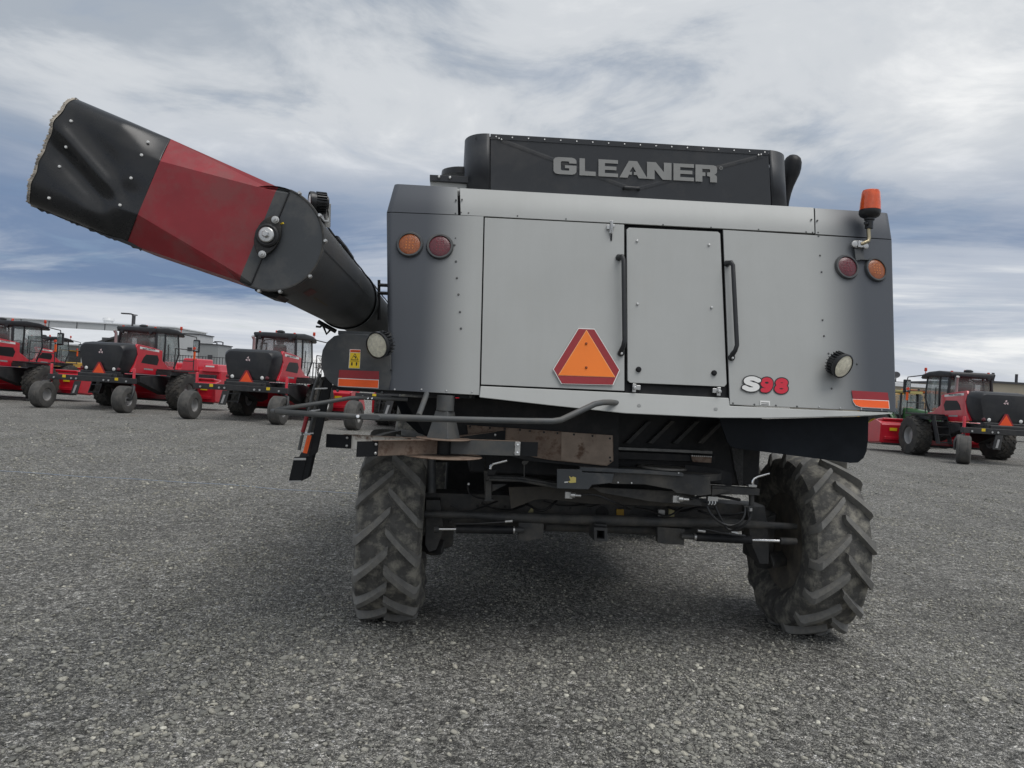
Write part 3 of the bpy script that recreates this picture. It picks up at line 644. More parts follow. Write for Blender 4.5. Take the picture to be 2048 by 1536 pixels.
def text_obj(txt, c, h, m, name, parent, dx=(1, 0, 0), up=(0, 0, 1), offset=0.0, sx=1.0, extrude=0.0):
    cu = bpy.data.curves.new('t', 'FONT'); cu.body = txt; cu.size = 1.0; cu.align_x = 'CENTER'; cu.align_y = 'CENTER'; cu.offset = offset; cu.extrude = extrude; cu.resolution_u = 6
    to = bpy.data.objects.new('t', cu); COL.objects.link(to); dg = bpy.context.evaluated_depsgraph_get(); me = bpy.data.meshes.new_from_object(to.evaluated_get(dg)); bpy.data.objects.remove(to)
    dx = Vector(dx).normalized(); up = Vector(up).normalized(); c = Vector(c)
    for v in me.vertices: v.co = c + dx * (v.co.x * h * sx) + up * (v.co.y * h) + dx.cross(up) * v.co.z * h
    me.materials.clear(); me.materials.append(m); o = bpy.data.objects.new(name, me); COL.objects.link(o); o.parent = parent; return o
text_obj('R', L(1442, 336, YB - 0.006), 0.018, M_LETTER, 'trademark_letter', hood)

# --- small silver box, dome and exhaust behind the hood
mb = MB(); a, b = L(861, 362, 0.55), L(945, 392, 0.55); mb.box(((a.x + b.x) / 2, 0.85, (a.z + b.z) / 2 - 0.06), (b.x - a.x, 0.6, a.z - b.z + 0.12)); sb = P_('side_box', mb, M_SILVER, bevel=0.004)
a, b = L(859.5, 349, 0.52), L(945, 366, 0.52); mb = MB(); mb.prism([a, L(945, 353, 0.52), L(945, 366, 0.52), L(859.5, 361, 0.52)], (0, 0.6, 0)); P_('flange', mb, M_BOX, sb, bevel=0.003)
for x, y in ((878, 353.5), (900, 355)): stud(0, 0, 0.010, M_STEEL, 0, 'bolt', sb, 0.008, pt=L(x, y, 0.512))
mb = MB(); c = L(925, 349, 0.95); mb.lathe([(0.16, -0.03), (0.155, 0.012), (0.12, 0.026), (0, 0.034)], c, (0, 0, 1), 24); P_('dome_cover', mb, M_PLASTIC, sb, smooth=True)
pts = [(1570, 424), (1572, 404), (1574, 388), (1576, 372), (1579, 358), (1582, 346), (1584, 335), (1585.5, 325), (1586.5, 317), (1587, 312), (1587.3, 310.5)]
ep = [L(x, y, 0.85) for x, y in pts]; mb = MB(); mb.tube(ep, [0.022, 0.024, 0.030, 0.042, 0.054, 0.064, 0.068, 0.066, 0.055, 0.034, 0.006], 22); P_('exhaust_outlet', mb, M_BLACK, CB, smooth=True)

# --- lower left side shield
pts = []
cs = [(690, 667), (668, 672), (654, 684), (645, 700), (642, 718), (643, 735), (649, 752), (660, 765), (675, 774), (690, 776), (783, 781.5), (781, 671)]
SHY = 0.03
mb = MB(); mb.prism([L(x, y, SHY) for x, y in cs], (0, 0.02, 0)); sh = P_('side_shield', mb, M_DARK, bevel=0.004)
mb = MB(); mb.prism([L(x, y, SHY + 0.03) for x, y in ((676, 661), (782, 665), (782, 673), (676, 669))], (0, 0.4, 0)); P_('shield_top', mb, M_DARK, sh)
mb = MB(); mb.prism([L(x, y, SHY + 0.03) for x, y in ((664, 770), (950, 787), (950, 797), (664, 780))], (0, 0.25, 0)); P_('shield_frame', mb, M_BLACK, sh)
for x, y in ((675, 781), (764, 785), (941, 793)): stud(0, 0, 0.009, M_FRAMEG, 0, 'bolt', sh, 0.008, pt=L(x, y, SHY + 0.02))
for x, y in ((782, 664), (782, 702), (785, 740)): stud(0, 0, 0.006, M_INK, 0, 'screw', sh, 0.004, pt=L(x - 3, y, SHY - 0.004))
def film(name, pts, m, y, parent, th=0.002): mb = MB(); mb.prism([L(px, py, y) for px, py in pts], (0, th, 0)); return P_(name, mb, m, parent)
film('reflector_strip', [(678.5, 739.8), (757.8, 742.6), (758, 759), (677, 755.8)], M_TAPER, SHY - 0.003, sh)
film('reflector_strip', [(676.2, 756), (757.8, 759.5), (756.8, 777), (675.5, 773)], M_WHITE, SHY - 0.003, sh)
film('reflector_strip', [(677.2, 757.3), (756.8, 760.7), (756, 775.7), (676.6, 771.8)], M_TAPEO, SHY - 0.0045, sh)
def rfilm(name, pts, m, off, parent=CB, th=0.002, label=None):
    mb = MB(); mb.prism([Rr(px, py, off) for px, py in pts], (0, th, 0)); return P_(name, mb, m, parent, label=label)
rfilm('reflector_strip', [(1703.5, 781), (1775.5, 785.3), (1778, 801), (1706, 798)], M_TAPER, 0.012)
rfilm('reflector_strip', [(1705, 797.5), (1778, 801.2), (1779.5, 818), (1722, 815), (1711, 811), (1706, 804)], M_WHITE, 0.012)
rfilm('reflector_strip', [(1706, 798.7), (1777, 802.3), (1778.3, 816.8), (1722.5, 813.8), (1712, 810), (1707, 803.5)], M_TAPEO, 0.0135)
# warning label
WY = SHY - 0.004
wl = film('warning_label', [(699.5, 698.5), (721, 699.3), (719.5, 737.3), (697, 736.5)], M_WHITE, WY, sh, 0.003)
film('label_yellow', [(700.3, 705.3), (720.3, 706), (719, 736.5), (698, 735.7)], M_YELLOW, WY - 0.0012, sh, 0.001)
film('label_header', [(700.5, 699.5), (720.3, 700.2), (720.2, 704.8), (700.3, 704.1)], M_TAPEO, WY - 0.0012, sh, 0.001)
text_obj('WARNING', L(711.5, 702.3, WY - 0.003), 0.0125, M_INK, 'label_word', sh)
tri = [(710, 706.5), (717, 720.3), (701.5, 719.7)]
film('hazard_triangle', tri, M_INK, WY - 0.0022, sh, 0.0008); film('hazard_triangle', [(709.9, 708.6), (715.4, 719.2), (703.3, 718.7)], M_YELLOW, WY - 0.0032, sh, 0.0008)
film('hazard_glyph', [(708, 712), (711, 712.3), (712.6, 716), (711, 717.6), (709.8, 716), (710, 714.2), (708, 713.8)], M_INK, WY - 0.0042, sh, 0.0008)
film('label_rule', [(699.3, 721.6), (719.7, 722.4), (719.6, 722.9), (699.2, 722.1)], M_INK, WY - 0.0022, sh, 0.0008)
film('label_glyph', [(702.6, 724.5), (705.3, 724.6), (705, 731), (702.3, 730.9)], M_INK, WY - 0.0022, sh, 0.0008)
film('label_glyph', [(712.2, 724.3), (714, 724.4), (714.5, 728), (713.6, 731.6), (712.4, 731.5), (711.6, 727.5)], M_INK, WY - 0.0022, sh, 0.0008)
# slow-vehicle triangle
hexo = [(1157, 656), (1189, 657.3), (1240, 740.5), (1226.5, 770.5), (1122.5, 768), (1106, 738.5)]
sv = rfilm('slow_vehicle_sign', hexo, M_WHITE, 0.018, CB, 0.006, label='orange slow vehicle triangle with dark red border')
def shrink(ps, k, c): return [(c[0] + (x - c[0]) * k, c[1] + (y - c[1]) * k) for x, y in ps]
rfilm('sign_border', shrink(hexo, 0.975, (1173, 723)), M_TAPER, 0.0195, sv, 0.001)
tr3 = [(1173, 659.5), (1230.5, 754.6), (1116.3, 750.8)]
rfilm('sign_triangle', shrink(tr3, 1.0, (1173, 722)), mat('pale_orange_edge', (0.95, 0.55, 0.25), 0.5), 0.0208, sv, 0.001)
rfilm('sign_triangle', shrink(tr3, 0.975, (1173, 722)), M_SMVO, 0.0222, sv, 0.001)
for y in (687, 735): stud(1172.5, y, 0.008, mat('rust_bolt', (0.25, 0.06, 0.015), 0.6), 0.0235, 'sign_bolt', sv, 0.006)
# model number, bubble figures with black outline
d1 = (Rr(1578, 770) - Rr(1480, 766)).normalized(); u1 = (Rr(1530, 752) - Rr(1530, 787)).normalized()
def sdf_plate(strokes, rad, n, to3, m, name, parent, box=(-0.25, -0.25, 1.25, 1.25), slant=0.0):
    """filled outline of thick strokes (marching squares on a distance field), as one flat plate"""
    def dist(x, y):
        b_ = 9
        for st in strokes:
            for (x0, y0), (x1, y1) in zip(st[:-1], st[1:]):
                dx, dy = x1 - x0, y1 - y0; l2 = dx * dx + dy * dy; t = max(0, min(1, ((x - x0) * dx + (y - y0) * dy) / l2)) if l2 else 0
                b_ = min(b_, (x - x0 - t * dx) ** 2 + (y - y0 - t * dy) ** 2)
        return b_ ** 0.5 - rad
    X = [box[0] + (box[2] - box[0]) * i / n for i in range(n + 1)]; Y = [box[1] + (box[3] - box[1]) * i / n for i in range(n + 1)]
    D = [[dist(x, y) for x in X] for y in Y]; mb = MB()
    for j in range(n):
        for i in range(n):
            cs_ = [(X[i], Y[j], D[j][i]), (X[i + 1], Y[j], D[j][i + 1]), (X[i + 1], Y[j + 1], D[j + 1][i + 1]), (X[i], Y[j + 1], D[j + 1][i])]
            if all(c_[2] >= 0 for c_ in cs_): continue
            pl = []
            for k in range(4):
                a_, b_ = cs_[k], cs_[(k + 1) % 4]
                if a_[2] < 0: pl.append((a_[0], a_[1]))
                if (a_[2] < 0) != (b_[2] < 0): t = a_[2] / (a_[2] - b_[2]); pl.append((a_[0] + (b_[0] - a_[0]) * t, a_[1] + (b_[1] - a_[1]) * t))
            if len(pl) >= 3: mb.flat([to3(x + slant * y, y) for x, y in pl])
    return P_(name, mb, m, parent)
def arc(cx, cy, rx, ry, a0, a1, n=16): return [(cx + rx * math.cos(R(a0 + (a1 - a0) * k / n)), cy + ry * math.sin(R(a0 + (a1 - a0) * k / n))) for k in range(n + 1)]
FIG = {'S': [[(0.93, 0.80)] + arc(0.5, 0.74, 0.36, 0.20, 40, 255, 18) + arc(0.5, 0.28, 0.38, 0.20, 80, -140, 18) + [(0.07, 0.22)]],
       '9': [arc(0.5, 0.68, 0.33, 0.25, 0, 360, 24), arc(0.46, 0.55, 0.38, 0.47, 20, -95, 14) + [(0.22, 0.10)]],
       '8': [arc(0.5, 0.735, 0.30, 0.195, 0, 360, 24), arc(0.5, 0.27, 0.34, 0.215, 0, 360, 24)]}
for ch, px0, px1, py, mm, lay in (('8', 1544, 1577, 771.5, M_DRED, 0), ('9', 1515, 1546, 770.0, M_DRED, 1), ('S', 1481, 1519, 768.0, M_WHITE, 2)):
    w_ = (Rr(px1, py) - Rr(px0, py)).length; h_ = (Rr(1530, 753.5) - Rr(1530, 785.5)).length
    base = Rr((px0 + px1) / 2, py, 0.0)
    def to3(x, y, z_): return base + d1 * ((x - 0.5) * w_ * 0.80) + u1 * ((y - 0.5) * h_ * 0.80) + Vector((0, -z_, 0))
    sdf_plate(FIG[ch], 0.245, 46, lambda x, y: to3(x, y, 0.010 + lay * 0.0020), M_INK, 'figure_outline', CB, (-0.4, -0.4, 1.4, 1.4), 0.08)
    sdf_plate(FIG[ch], 0.165, 46, lambda x, y: to3(x, y, 0.0112 + lay * 0.0020), mm, 'figure_' + ch.lower(), CB, (-0.4, -0.4, 1.4, 1.4), 0.08)
rfilm('sticker', [(1520.5, 801), (1540, 802), (1540, 811.5), (1520.5, 810.5)], M_WHITE, 0.011)
for k, y in enumerate((804.6, 808)):
    rfilm('sticker_line', [(1522.5, y), (1538, y + 0.8), (1538, y + 2.2), (1522.5, y + 1.4)], M_FRAMEG, 0.0125, CB, 0.0008)
# ================================================================== combine: wheels
TR, TW = 0.67, 0.200      # carcass crown radius, half width
def crown(x):
    t = min(abs(x) / TW, 1.0); return TR - 0.030 * t ** 2.2
def tyre_profile():
    pr = []
    for k in range(-8, 9): x = TW * k / 8; pr.append((crown(x), x))
    side = [(TR - 0.065, TW + 0.018), (TR - 0.13, TW + 0.032), (TR - 0.20, TW + 0.030), (TR - 0.255, TW + 0.008), (0.375, TW - 0.03), (0.36, TW - 0.05)]
    return [(r, -x) for r, x in reversed(side)] + pr + side
def lug_mesh(side, hgt=0.044, n=12, m=M_LUG, name='lug'):
    """one chevron bar: from just past the crown's centre to the shoulder, trailing downwards at the rear"""
    mb = MB(); rows = []
    for i in range(n + 1):
        t = i / n; x = -0.012 + (TW + 0.012 + 0.012) * t
        ang = 0.02 + 0.34 * t * (1 - 0.06 * t)
        hw = (0.0235 + 0.003 * t) / TR; rb = crown(x) - 0.004 if abs(x) < TW else crown(TW) - 0.012
        top = (TR + hgt - 0.012 * t ** 2) if t < 0.98 else TR + hgt - 0.03
        if i == 0: hw *= 0.7
        sl = 0.013 / TR
        row = []
        for a, r in ((ang - hw - sl, rb), (ang - hw, top), (ang + hw, top), (ang + hw + sl, rb)):
            row.append((side * x, -r * math.cos(a), -r * math.sin(a)))
        rows.append(row)
    e = []      # tail over the shoulder
    for (x, y, z), dr in zip(rows[-1], (0.05, 0.07, 0.07, 0.05)):
        rr = math.hypot(y, z); k = (rr - dr) / rr; e.append((x + side * 0.020, y * k, z * k))
    rows.append(e); mb.grid(rows)
    nf = len(rows); mb.f.append((0, 1, 2, 3)); o = (nf - 1) * 4; mb.f.append((o + 3, o + 2, o + 1, o))
    return mb.mesh(name, m, True)
LUGS = {s: lug_mesh(s) for s in (-1, 1)}
for me_ in LUGS.values():
    try: me_.set_sharp_from_angle(angle=R(38))
    except Exception: pass
def tyre_mb(bulge=0.03, zc=TR):
    mb = MB(); mb.lathe(tyre_profile(), (0, 0, 0), (1, 0, 0), 72, cap=False)
    out = []
    for x, y, z in mb.v:
        rr = math.hypot(y, z)
        if z < -0.25 * TR and abs(x) > TW * 0.8:
            k = min(1, (-z / TR - 0.25) / 0.6) * max(0, 1 - abs(rr - TR + 0.13) / 0.2)
            x += math.copysign(bulge * k * (1 + 0.5 * math.sin(math.atan2(y, z) * 17)), x)
        out.append((x, y, z))
    mb.v = out; return mb
def rear_wheel(x, y, name_lab, inner, phase=0.0):
    zc = TR - 0.004
    w = tyre_mb().build('wheel', M_TYRE, CB, smooth=True, label=name_lab); w.location = (x, y, zc)
    # drop below ground is avoided by a flattened contact patch
    for v in w.data.vertices:
        if v.co.z < -zc + 0.004: v.co.z = -zc + 0.004
    k = inner
    mb = MB(); mb.lathe([(0.372, -TW + 0.03), (0.37, -0.15), (0.30, -0.12), (0.29, 0.05), (0.20, 0.07), (0.16, 0.05), (0.16, -0.02), (0, -0.03)], (0, 0, 0), (-k, 0, 0), 40)
    r = mb.build('rim', mat('dusty_rim', (0.10, 0.092, 0.08), 0.7, 0, 0.3, 10, 0.15, 60, (0.21, 0.185, 0.15), 0.8, 7, 0.42, 0.62), w, smooth=True)
    mb = MB(); mb.lathe([(0.372, TW - 0.03), (0.37, 0.12), (0.33, 0.08), (0.33, -0.12), (0.372, -0.14)], (0, 0, 0), (-k, 0, 0), 40, cap=False); mb.build('rim_well', MATS['dusty_rim'], w, smooth=True)
    mb = MB(); mb.lathe([(0.11, 0.10), (0.13, 0.0), (0.13, -0.16), (0.09, -0.2), (0, -0.2)], (0, 0, 0), (k, 0, 0), 24); mb.build('hub', M_DUSTY, w, smooth=True)
    for s in (-1, 1):
        for i in range(16):
            o = bpy.data.objects.new('lug', LUGS[s]); COL.objects.link(o); o.parent = w
            o.rotation_euler = (2 * math.pi * (i + (0.5 if s > 0 else 0)) / 16 + phase, 0, 0)
    return w
YW = 1.06
wl_ = L(774, 1073, YW - TR); wr_ = L(1696, 1095, YW - TR)
rear_wheel(wl_.x, YW, 'left rear wheel with worn chevron lugs seen from behind', 1, 0.06)
rear_wheel(wr_.x, YW, 'right rear wheel showing its inner sidewall', -1, 0.13)
hb = MB(); hb.box((-0.12, 3.3, 0.95), (2.1, 2.6, 0.85)); P_('under_deck_light_block', hb, M_BLACK, bevel=0.03)  # black box added to stop sky light and darken the space behind the deck
# front drive wheels far under the machine
for sx in (-1, 1):
    mb = MB(); mb.lathe([(0.5, -0.30), (0.75, -0.34), (0.93, -0.30), (0.97, -0.1), (0.97, 0.1), (0.93, 0.30), (0.75, 0.34), (0.5, 0.30)], (0.0 + sx * 1.45, 4.9, 0.96), (1, 0, 0), 40, cap=True)
    P_('front_wheel', mb, M_TYRE, smooth=True)

# ================================================================== combine: axle, steering, hitch
def tubeP(name, pts, r, m, n=12, parent=CB, y=None, smooth=True, **k):
    mb = MB(); mb.tube([L(px, py, yy) for px, py, yy in pts], r, n); return P_(name, mb, m, parent, smooth=smooth, **k)
def plateP(name, pts, y, th, m, parent=CB, bevel=0.003, **k):
    mb = MB(); mb.prism([L(px, py, y if not isinstance(y, (list, tuple)) else y[i]) for i, (px, py) in enumerate(pts)], (0, th, 0)); return P_(name, mb, m, parent, bevel=bevel, **k)
plateP('axle_beam', [(850, 985), (1420, 1005), (1530, 1012), (1530, 1055), (1420, 1072), (850, 1052)], 0.82, 0.22, M_DUSTY)
for i, x in enumerate((955, 975, 1010, 1022, 1100, 1140, 1180)):
    p = L(x, 1012 + (x - 955) * 0.02, 0.815); mb = MB(); mb.lathe([(0.011, 0), (0.011, 0.004), (0, 0.004)], p, (0, -1, 0), 10); P_('hole', mb, M_INK)
mb = MB(); mb.lathe([(0.05, 0), (0.05, 0.004), (0.034, 0.006), (0.034, 0.002), (0, 0.002)], L(1204, 1026, 0.815), (0, -1, 0), 24); P_('axle_port', mb, M_BLACK, smooth=True)
tubeP('tie_rod', [(846, 1028, 0.62), (950, 1030, 0.60), (1000, 1034, 0.60), (1200, 1040, 0.60), (1430, 1046, 0.60), (1500, 1049, 0.62), (1592, 1053, 0.66)], [0.026, 0.026, 0.034, 0.038, 0.036, 0.030, 0.022], M_DUSTY, 16)
tubeP('lower_beam', [(1090, 1052, 0.75), (1380, 1062, 0.75)], 0.038, M_DUSTY, 14)
plateP('kingpin_bracket', [(852, 1000), (880, 1000), (888, 1060), (872, 1100), (858, 1104), (850, 1090)], 0.70, 0.16, M_DUSTY)
plateP('kingpin_bracket', [(1494, 1013), (1530, 1014), (1538, 1080), (1538, 1128), (1520, 1128), (1500, 1080)], 0.72, 0.16, M_DUSTY)
for nm, pts in (('left', [(868, 1058, .55), (878, 1058, .55), (912, 1058, .55), (1026, 1060, .55), (1048, 1060, .55)]), ('right', [(1592, 1083, .55), (1560, 1082, .55), (1502, 1080, .55), (1392, 1074, .55), (1362, 1072, .55)])):
    cy = tubeP('steering_cylinder', [pts[2], pts[3]], 0.030, M_BLACK, 18)
    tubeP('cylinder_rod', [pts[1], pts[2]], 0.011, M_CHROME, 12, cy); tubeP('rod_end', [pts[0], pts[1]], 0.026, M_DUSTY, 12, cy); tubeP('cylinder_eye', [pts[3], pts[4]], 0.020, M_DUSTY, 12, cy)
    q0, q1 = Vector(L(*pts[3])), Vector(L(*pts[4])); mb = MB(); mb.tube([q0, q0.lerp(q1, 0.15)], 0.026, 14); P_('collar', mb, M_STEEL, cy, smooth=True)
plateP('hitch_bracket', [(1037, 1045), (1088, 1047), (1086, 1076), (1052, 1083), (1036, 1080)], 0.58, 0.06, M_DUSTY)
plateP('hitch_bracket', [(1315, 1054), (1370, 1058), (1368, 1090), (1330, 1088), (1315, 1085)], 0.58, 0.06, M_DUSTY)
# square receiver tube
rc = plateP('receiver_hitch', [(1190, 1048), (1214, 1049), (1214, 1056), (1190, 1055)], 0.50, 0.12, M_DUSTY)
for pts in ([(1188, 1055), (1194, 1055), (1194, 1083), (1188, 1082)], [(1209, 1056), (1215, 1056), (1215, 1083), (1209, 1083)], [(1194, 1055), (1209, 1056), (1209, 1062), (1194, 1061)], [(1194, 1077), (1209, 1078), (1209, 1083.5), (1194, 1083)]): plateP('receiver_wall', pts, 0.42, 0.2, M_DUSTY, rc, 0.002)
plateP('receiver_back', [(1193, 1060), (1210, 1061), (1210, 1079), (1193, 1078)], 0.60, 0.01, M_INK, rc, 0)
# small zinc fittings and marker plates
plateP('marker_plate', [(1233, 1018), (1248, 1018.5), (1248, 1032), (1233, 1031.5)], 0.80, 0.01, mat('ochre_plate', (0.42, 0.25, 0.03), 0.6))
plateP('bracket_tab', [(1317, 1019), (1330, 1020), (1330, 1036), (1317, 1035)], 0.74, 0.02, M_STEEL); plateP('bracket_tab', [(1338, 1018), (1349, 1018.5), (1349, 1036), (1338, 1035.5)], 0.74, 0.02, mat('pale_yellow_zinc', (0.45, 0.41, 0.22), 0.5, 0.4))
plateP('bracket_tab', [(1066, 1012), (1067, 1025), (1056, 1025)], 0.74, 0.015, mat('pale_yellow_zinc', (0.4, 0.4, 0.2)))

# steering knuckles and final details by each wheel
for x_, sgn in ((wl_.x + TW + 0.05, 1), (wr_.x - TW - 0.05, -1)):
    mb = MB(); mb.lathe([(0.06, -0.22), (0.075, -0.2), (0.075, 0.2), (0.06, 0.22), (0, 0.22)], (x_ + sgn * 0.06, YW, TR), (0, 0, 1), 18); kn = P_('steering_knuckle', mb, M_DUSTY, smooth=True)
    mb = MB(); mb.prism([(x_ + sgn * 0.02, YW - 0.10, TR - 0.20), (x_ + sgn * 0.20, YW - 0.10, TR - 0.14), (x_ + sgn * 0.20, YW - 0.10, TR + 0.14), (x_ + sgn * 0.02, YW - 0.10, TR + 0.22)], (0, 0.2, 0)); P_('knuckle_yoke', mb, M_DUSTY, kn, bevel=0.015)
    mb = MB(); mb.prism([(x_ - sgn * 0.06, YW - 0.16, TR - 0.17), (x_ + sgn * 0.12, YW - 0.32, TR - 0.16), (x_ + sgn * 0.14, YW - 0.28, TR - 0.10), (x_ - sgn * 0.04, YW - 0.10, TR - 0.11)], (0, 0, 0.05)); P_('steering_arm', mb, M_DUSTY, kn, bevel=0.01)
    for dz_ in (-0.13, 0.13):
        mb = MB(); mb.lathe([(0.028, 0), (0.028, 0.03), (0.016, 0.035), (0, 0.035)], (x_ + sgn * 0.10, YW - 0.10, TR + dz_), (0, -1, 0), 6); P_('knuckle_bolt', mb, M_STEEL if dz_ > 0 else M_DUSTY, kn)
# ================================================================== combine: spreader decks under the body
plateP('rear_curtain', [(1438, 835), (1537, 838), (1737, 833), (1736, 880), (1733, 903), (1727, 916), (1716, 925), (1700, 926), (1680, 923), (1475, 897), (1462, 893), (1455, 884), (1452, 876)], [0.10] * 13, 0.012, M_CURTAIN, bevel=0)
plateP('chopper_back', [(1235, 822), (1462, 836), (1462, 905), (1235, 890)], 0.95, 0.02, M_BLACK)
for x in (1262, 1308, 1358, 1408):
    plateP('straw_vane', [(x + 34, 842), (x + 42, 842.5), (x - 2, 888), (x - 12, 886)], 0.55, 0.25, M_DUSTY)
plateP('chopper_bar', [(1236, 894), (1425, 902), (1425, 908), (1236, 900)], 0.45, 0.05, mat('dull_bar', (0.16, 0.16, 0.155), 0.5, 0.3, 0.3, 20))
plateP('chopper_lower', [(1236, 903), (1430, 911), (1430, 925), (1236, 918)], 0.50, 0.04, M_BLACK)
plateP('serrated_guard', [(1382, 911), (1424, 913), (1423, 926), (1386, 924)], 0.48, 0.02, M_RUST)
for k in range(10):
    p = L(1384 + k * 4.2, 911.5 + k * 0.2, 0.475); mb = MB(); mb.box(p, (0.006, 0.01, 0.008)); P_('guard_tooth', mb, M_STEEL)
# left black skirt and rusty impact plate
plateP('left_skirt', [(806, 795), (960, 797), (1100, 813), (1238, 828), (1237, 935), (1222, 938), (1060, 922), (990, 905), (900, 880), (850, 868)], 0.42, 0.015, M_BLACK, bevel=0)
plateP('left_flap', [(782, 792), (855, 796), (855, 872), (836, 866), (806, 838), (796, 812)], 0.62, 0.012, M_CURTAIN, bevel=0)
imp = plateP('impact_plate', [(934, 850), (1226, 870.5), (1227, 922), (1214, 932), (1100, 920), (1000, 902), (938, 884)], 0.40, 0.006, M_RUST, bevel=0.001)
plateP('impact_plate_patch', [(1123, 863.6), (1225, 870.8), (1226, 921), (1213, 930.5), (1122, 921)], 0.395, 0.004, mat('tan_worn_plate', (0.30, 0.235, 0.185), 0.65, 0.1, 0.2, 12, 0.12, 90, (0.10, 0.05, 0.03), 0.8, 9, 0.56, 0.66), imp)
for x, y in ((940, 853), (980, 856), (1010, 858), (1040, 860), (1060, 862), (1088, 864.5), (1115, 866.5), (1148, 869), (1185, 872), (1220, 877), (1220, 915), (1221, 922)): stud(0, 0, 0.007, M_INK, 0, 'plate_hole', imp, 0.002, pt=L(x, y, 0.392))
# spreader post
HY = 0.02
hub = L(886, 893, HY)
mb = MB(); tz = L(886, 790, HY).z; pz = hub.z
mb.lathe([(0.055, tz - pz), (0.055, 0.225), (0.05, 0.222)], hub, (0, 0, 1), 20); post = P_('spreader_post', mb, M_FRAMEG, smooth=True)
mb = MB(); b0_, b1_ = 0.078, 0.048
zs0 = 0.045; zs1 = 0.222
vs = [hub + Vector((sx * w_, sy * w_, zz)) for zz, w_ in ((zs0, 0.082), (zs1, 0.046)) for sx, sy in ((-1.3, -0.45), (0.35, -1.25), (1.3, 0.45), (-0.35, 1.25))]
mb.add(vs, [(0, 1, 5, 4), (1, 2, 6, 5), (2, 3, 7, 6), (3, 0, 4, 7), (4, 5, 6, 7), (0, 3, 2, 1)]); P_('post_cone', mb, M_FRAMEG, post, bevel=0.004)
# discs
sp = MB(); sp.lathe([(0.0, -0.052), (0.245, -0.052), (0.25, -0.056), (0.245, -0.060), (0.0, -0.060)], hub, (0, 0, 1), 48); spin = P_('spreader_disc', sp, M_RUST, label='rusty left spreader disc with rubber-tipped paddles')
sp = MB(); sp.lathe([(0.0, 0.053), (0.17, 0.053), (0.172, 0.050), (0.17, 0.047), (0.0, 0.047)], hub, (0, 0, 1), 40); P_('top_plate', sp, M_RUST, spin)
sp = MB(); sp.lathe([(0.05, -0.046), (0.05, 0.043), (0, 0.043)], hub, (0, 0, 1), 20); P_('spreader_hub', sp, M_BLACK, spin, smooth=True)
def paddle(px, py, yend, m, tipfrac=0.84, r0=0.03, zoff=0.0):
    e = L(px, py, yend); d = Vector((e.x - hub.x, e.y - hub.y, 0)); ln = d.length; d.normalize(); n_ = Vector((-d.y, d.x, 0)); dz = Vector((0, 0, (e.z - hub.z) / ln))
    def bar(a, b, th, h0, off=0.0):
        pa, pb = hub + (d + dz) * a + n_ * off, hub + (d + dz) * b + n_ * off; mb = MB()
        mb.prism([pa + Vector((0, 0, -h0)), pb + Vector((0, 0, -h0)), pb + Vector((0, 0, h0)), pa + Vector((0, 0, h0))], n_ * th); return mb
    o = P_('paddle', bar(r0, ln * tipfrac, 0.006, 0.044, 0.0), m, spin, bevel=0.001)
    P_('rubber_tip', bar(ln * (tipfrac - 0.06), ln, 0.010, 0.044, 0.0065), M_RUBBER, spin)
    pa = hub + (d + dz) * (r0 + 0.03) + Vector((0, 0, 0.0455)); pb = hub + (d + dz) * (ln * tipfrac) + Vector((0, 0, 0.0455)); mb = MB(); mb.prism([pa, pb, pb + n_ * 0.03, pa + n_ * 0.06], (0, 0, 0.0025)); P_('paddle_flange', mb, M_RUST, spin)
    s_ = -1 if n_.y > 0 else 1
    for zz in (-0.026, 0.026):
        q = hub + (d + dz) * (ln * (tipfrac - 0.03)) + Vector((0, 0, zz)) + n_ * (0.0 if s_ < 0 else 0.018); mb = MB(); mb.lathe([(0.009, 0), (0.009, 0.004), (0.005, 0.008), (0, 0.008)], q, n_ * s_, 10); P_('tip_bolt', mb, M_STEEL, spin, smooth=True)
    return o
paddle(655, 881, 0.34, M_WHITERUST); paddle(712, 898, -0.36, M_RUST); paddle(1075, 899, -0.10, M_FRAMEG, 0.80); paddle(1012, 874, 0.36, M_BLACK)
p_ = L(1035, 897, -0.115); mb = MB(); mb.box(p_ + Vector((0, -0.004, 0.0)), (0.032, 0.006, 0.082)); P_('tip_clamp', mb, M_STEEL, spin, bevel=0.001)
for dz in (-0.024, 0.024): stud(0, 0, 0.008, M_CHROME, 0, 'clamp_bolt', spin, 0.008, pt=p_ + Vector((0, -0.008, dz)))
# tubular guard
gp = [(1234, 806, -0.02), (1222, 804.5, -0.08), (1205, 805, -0.18), (1190, 808, -0.24), (1122, 840, -0.33), (1105, 842.5, -0.35), (1050, 842, -0.36), (900, 838.5, -0.37), (762, 834.5, -0.38), (752, 834.2, -0.38), (715, 833, -0.38), (640, 829, -0.38), (575, 825, -0.37), (552, 823.5, -0.35)]
gd = tubeP('guard_rail', gp, [0.018] * 8 + [0.021, 0.021] + [0.0165] * 4, M_FRAMEG, 14, label='bent grey tube guard around the spreader')
gp2 = [(552, 823.5, -0.35), (545, 822, -0.30), (560, 818, -0.24), (640, 806, -0.1), (700, 796, 0.02), (720, 795.5, 0.05), (815, 798.5, 0.10)]
tubeP('guard_arm', gp2, 0.013, M_FRAMEG, 12, gd)
for x in (738, 746): stud(0, 0, 0.007, M_CHROME, 0, 'bolt', gd, 0.008, pt=L(x - 2, 796.8, 0.03))
stud(0, 0, 0.013, M_CHROME, 0, 'guard_bolt', gd, 0.012, pt=L(716, 833, -0.40))
plateP('guard_sleeve', [(722, 828), (757, 829.5), (764, 835), (757, 840), (722, 838.5)], -0.402, 0.008, M_FRAMEG, gd)
tubeP('guard_strut', [(853, 788, -0.02), (852, 792, -0.10), (846, 808, -0.2), (837, 832, -0.36)], 0.0165, M_FRAMEG, 12, gd)
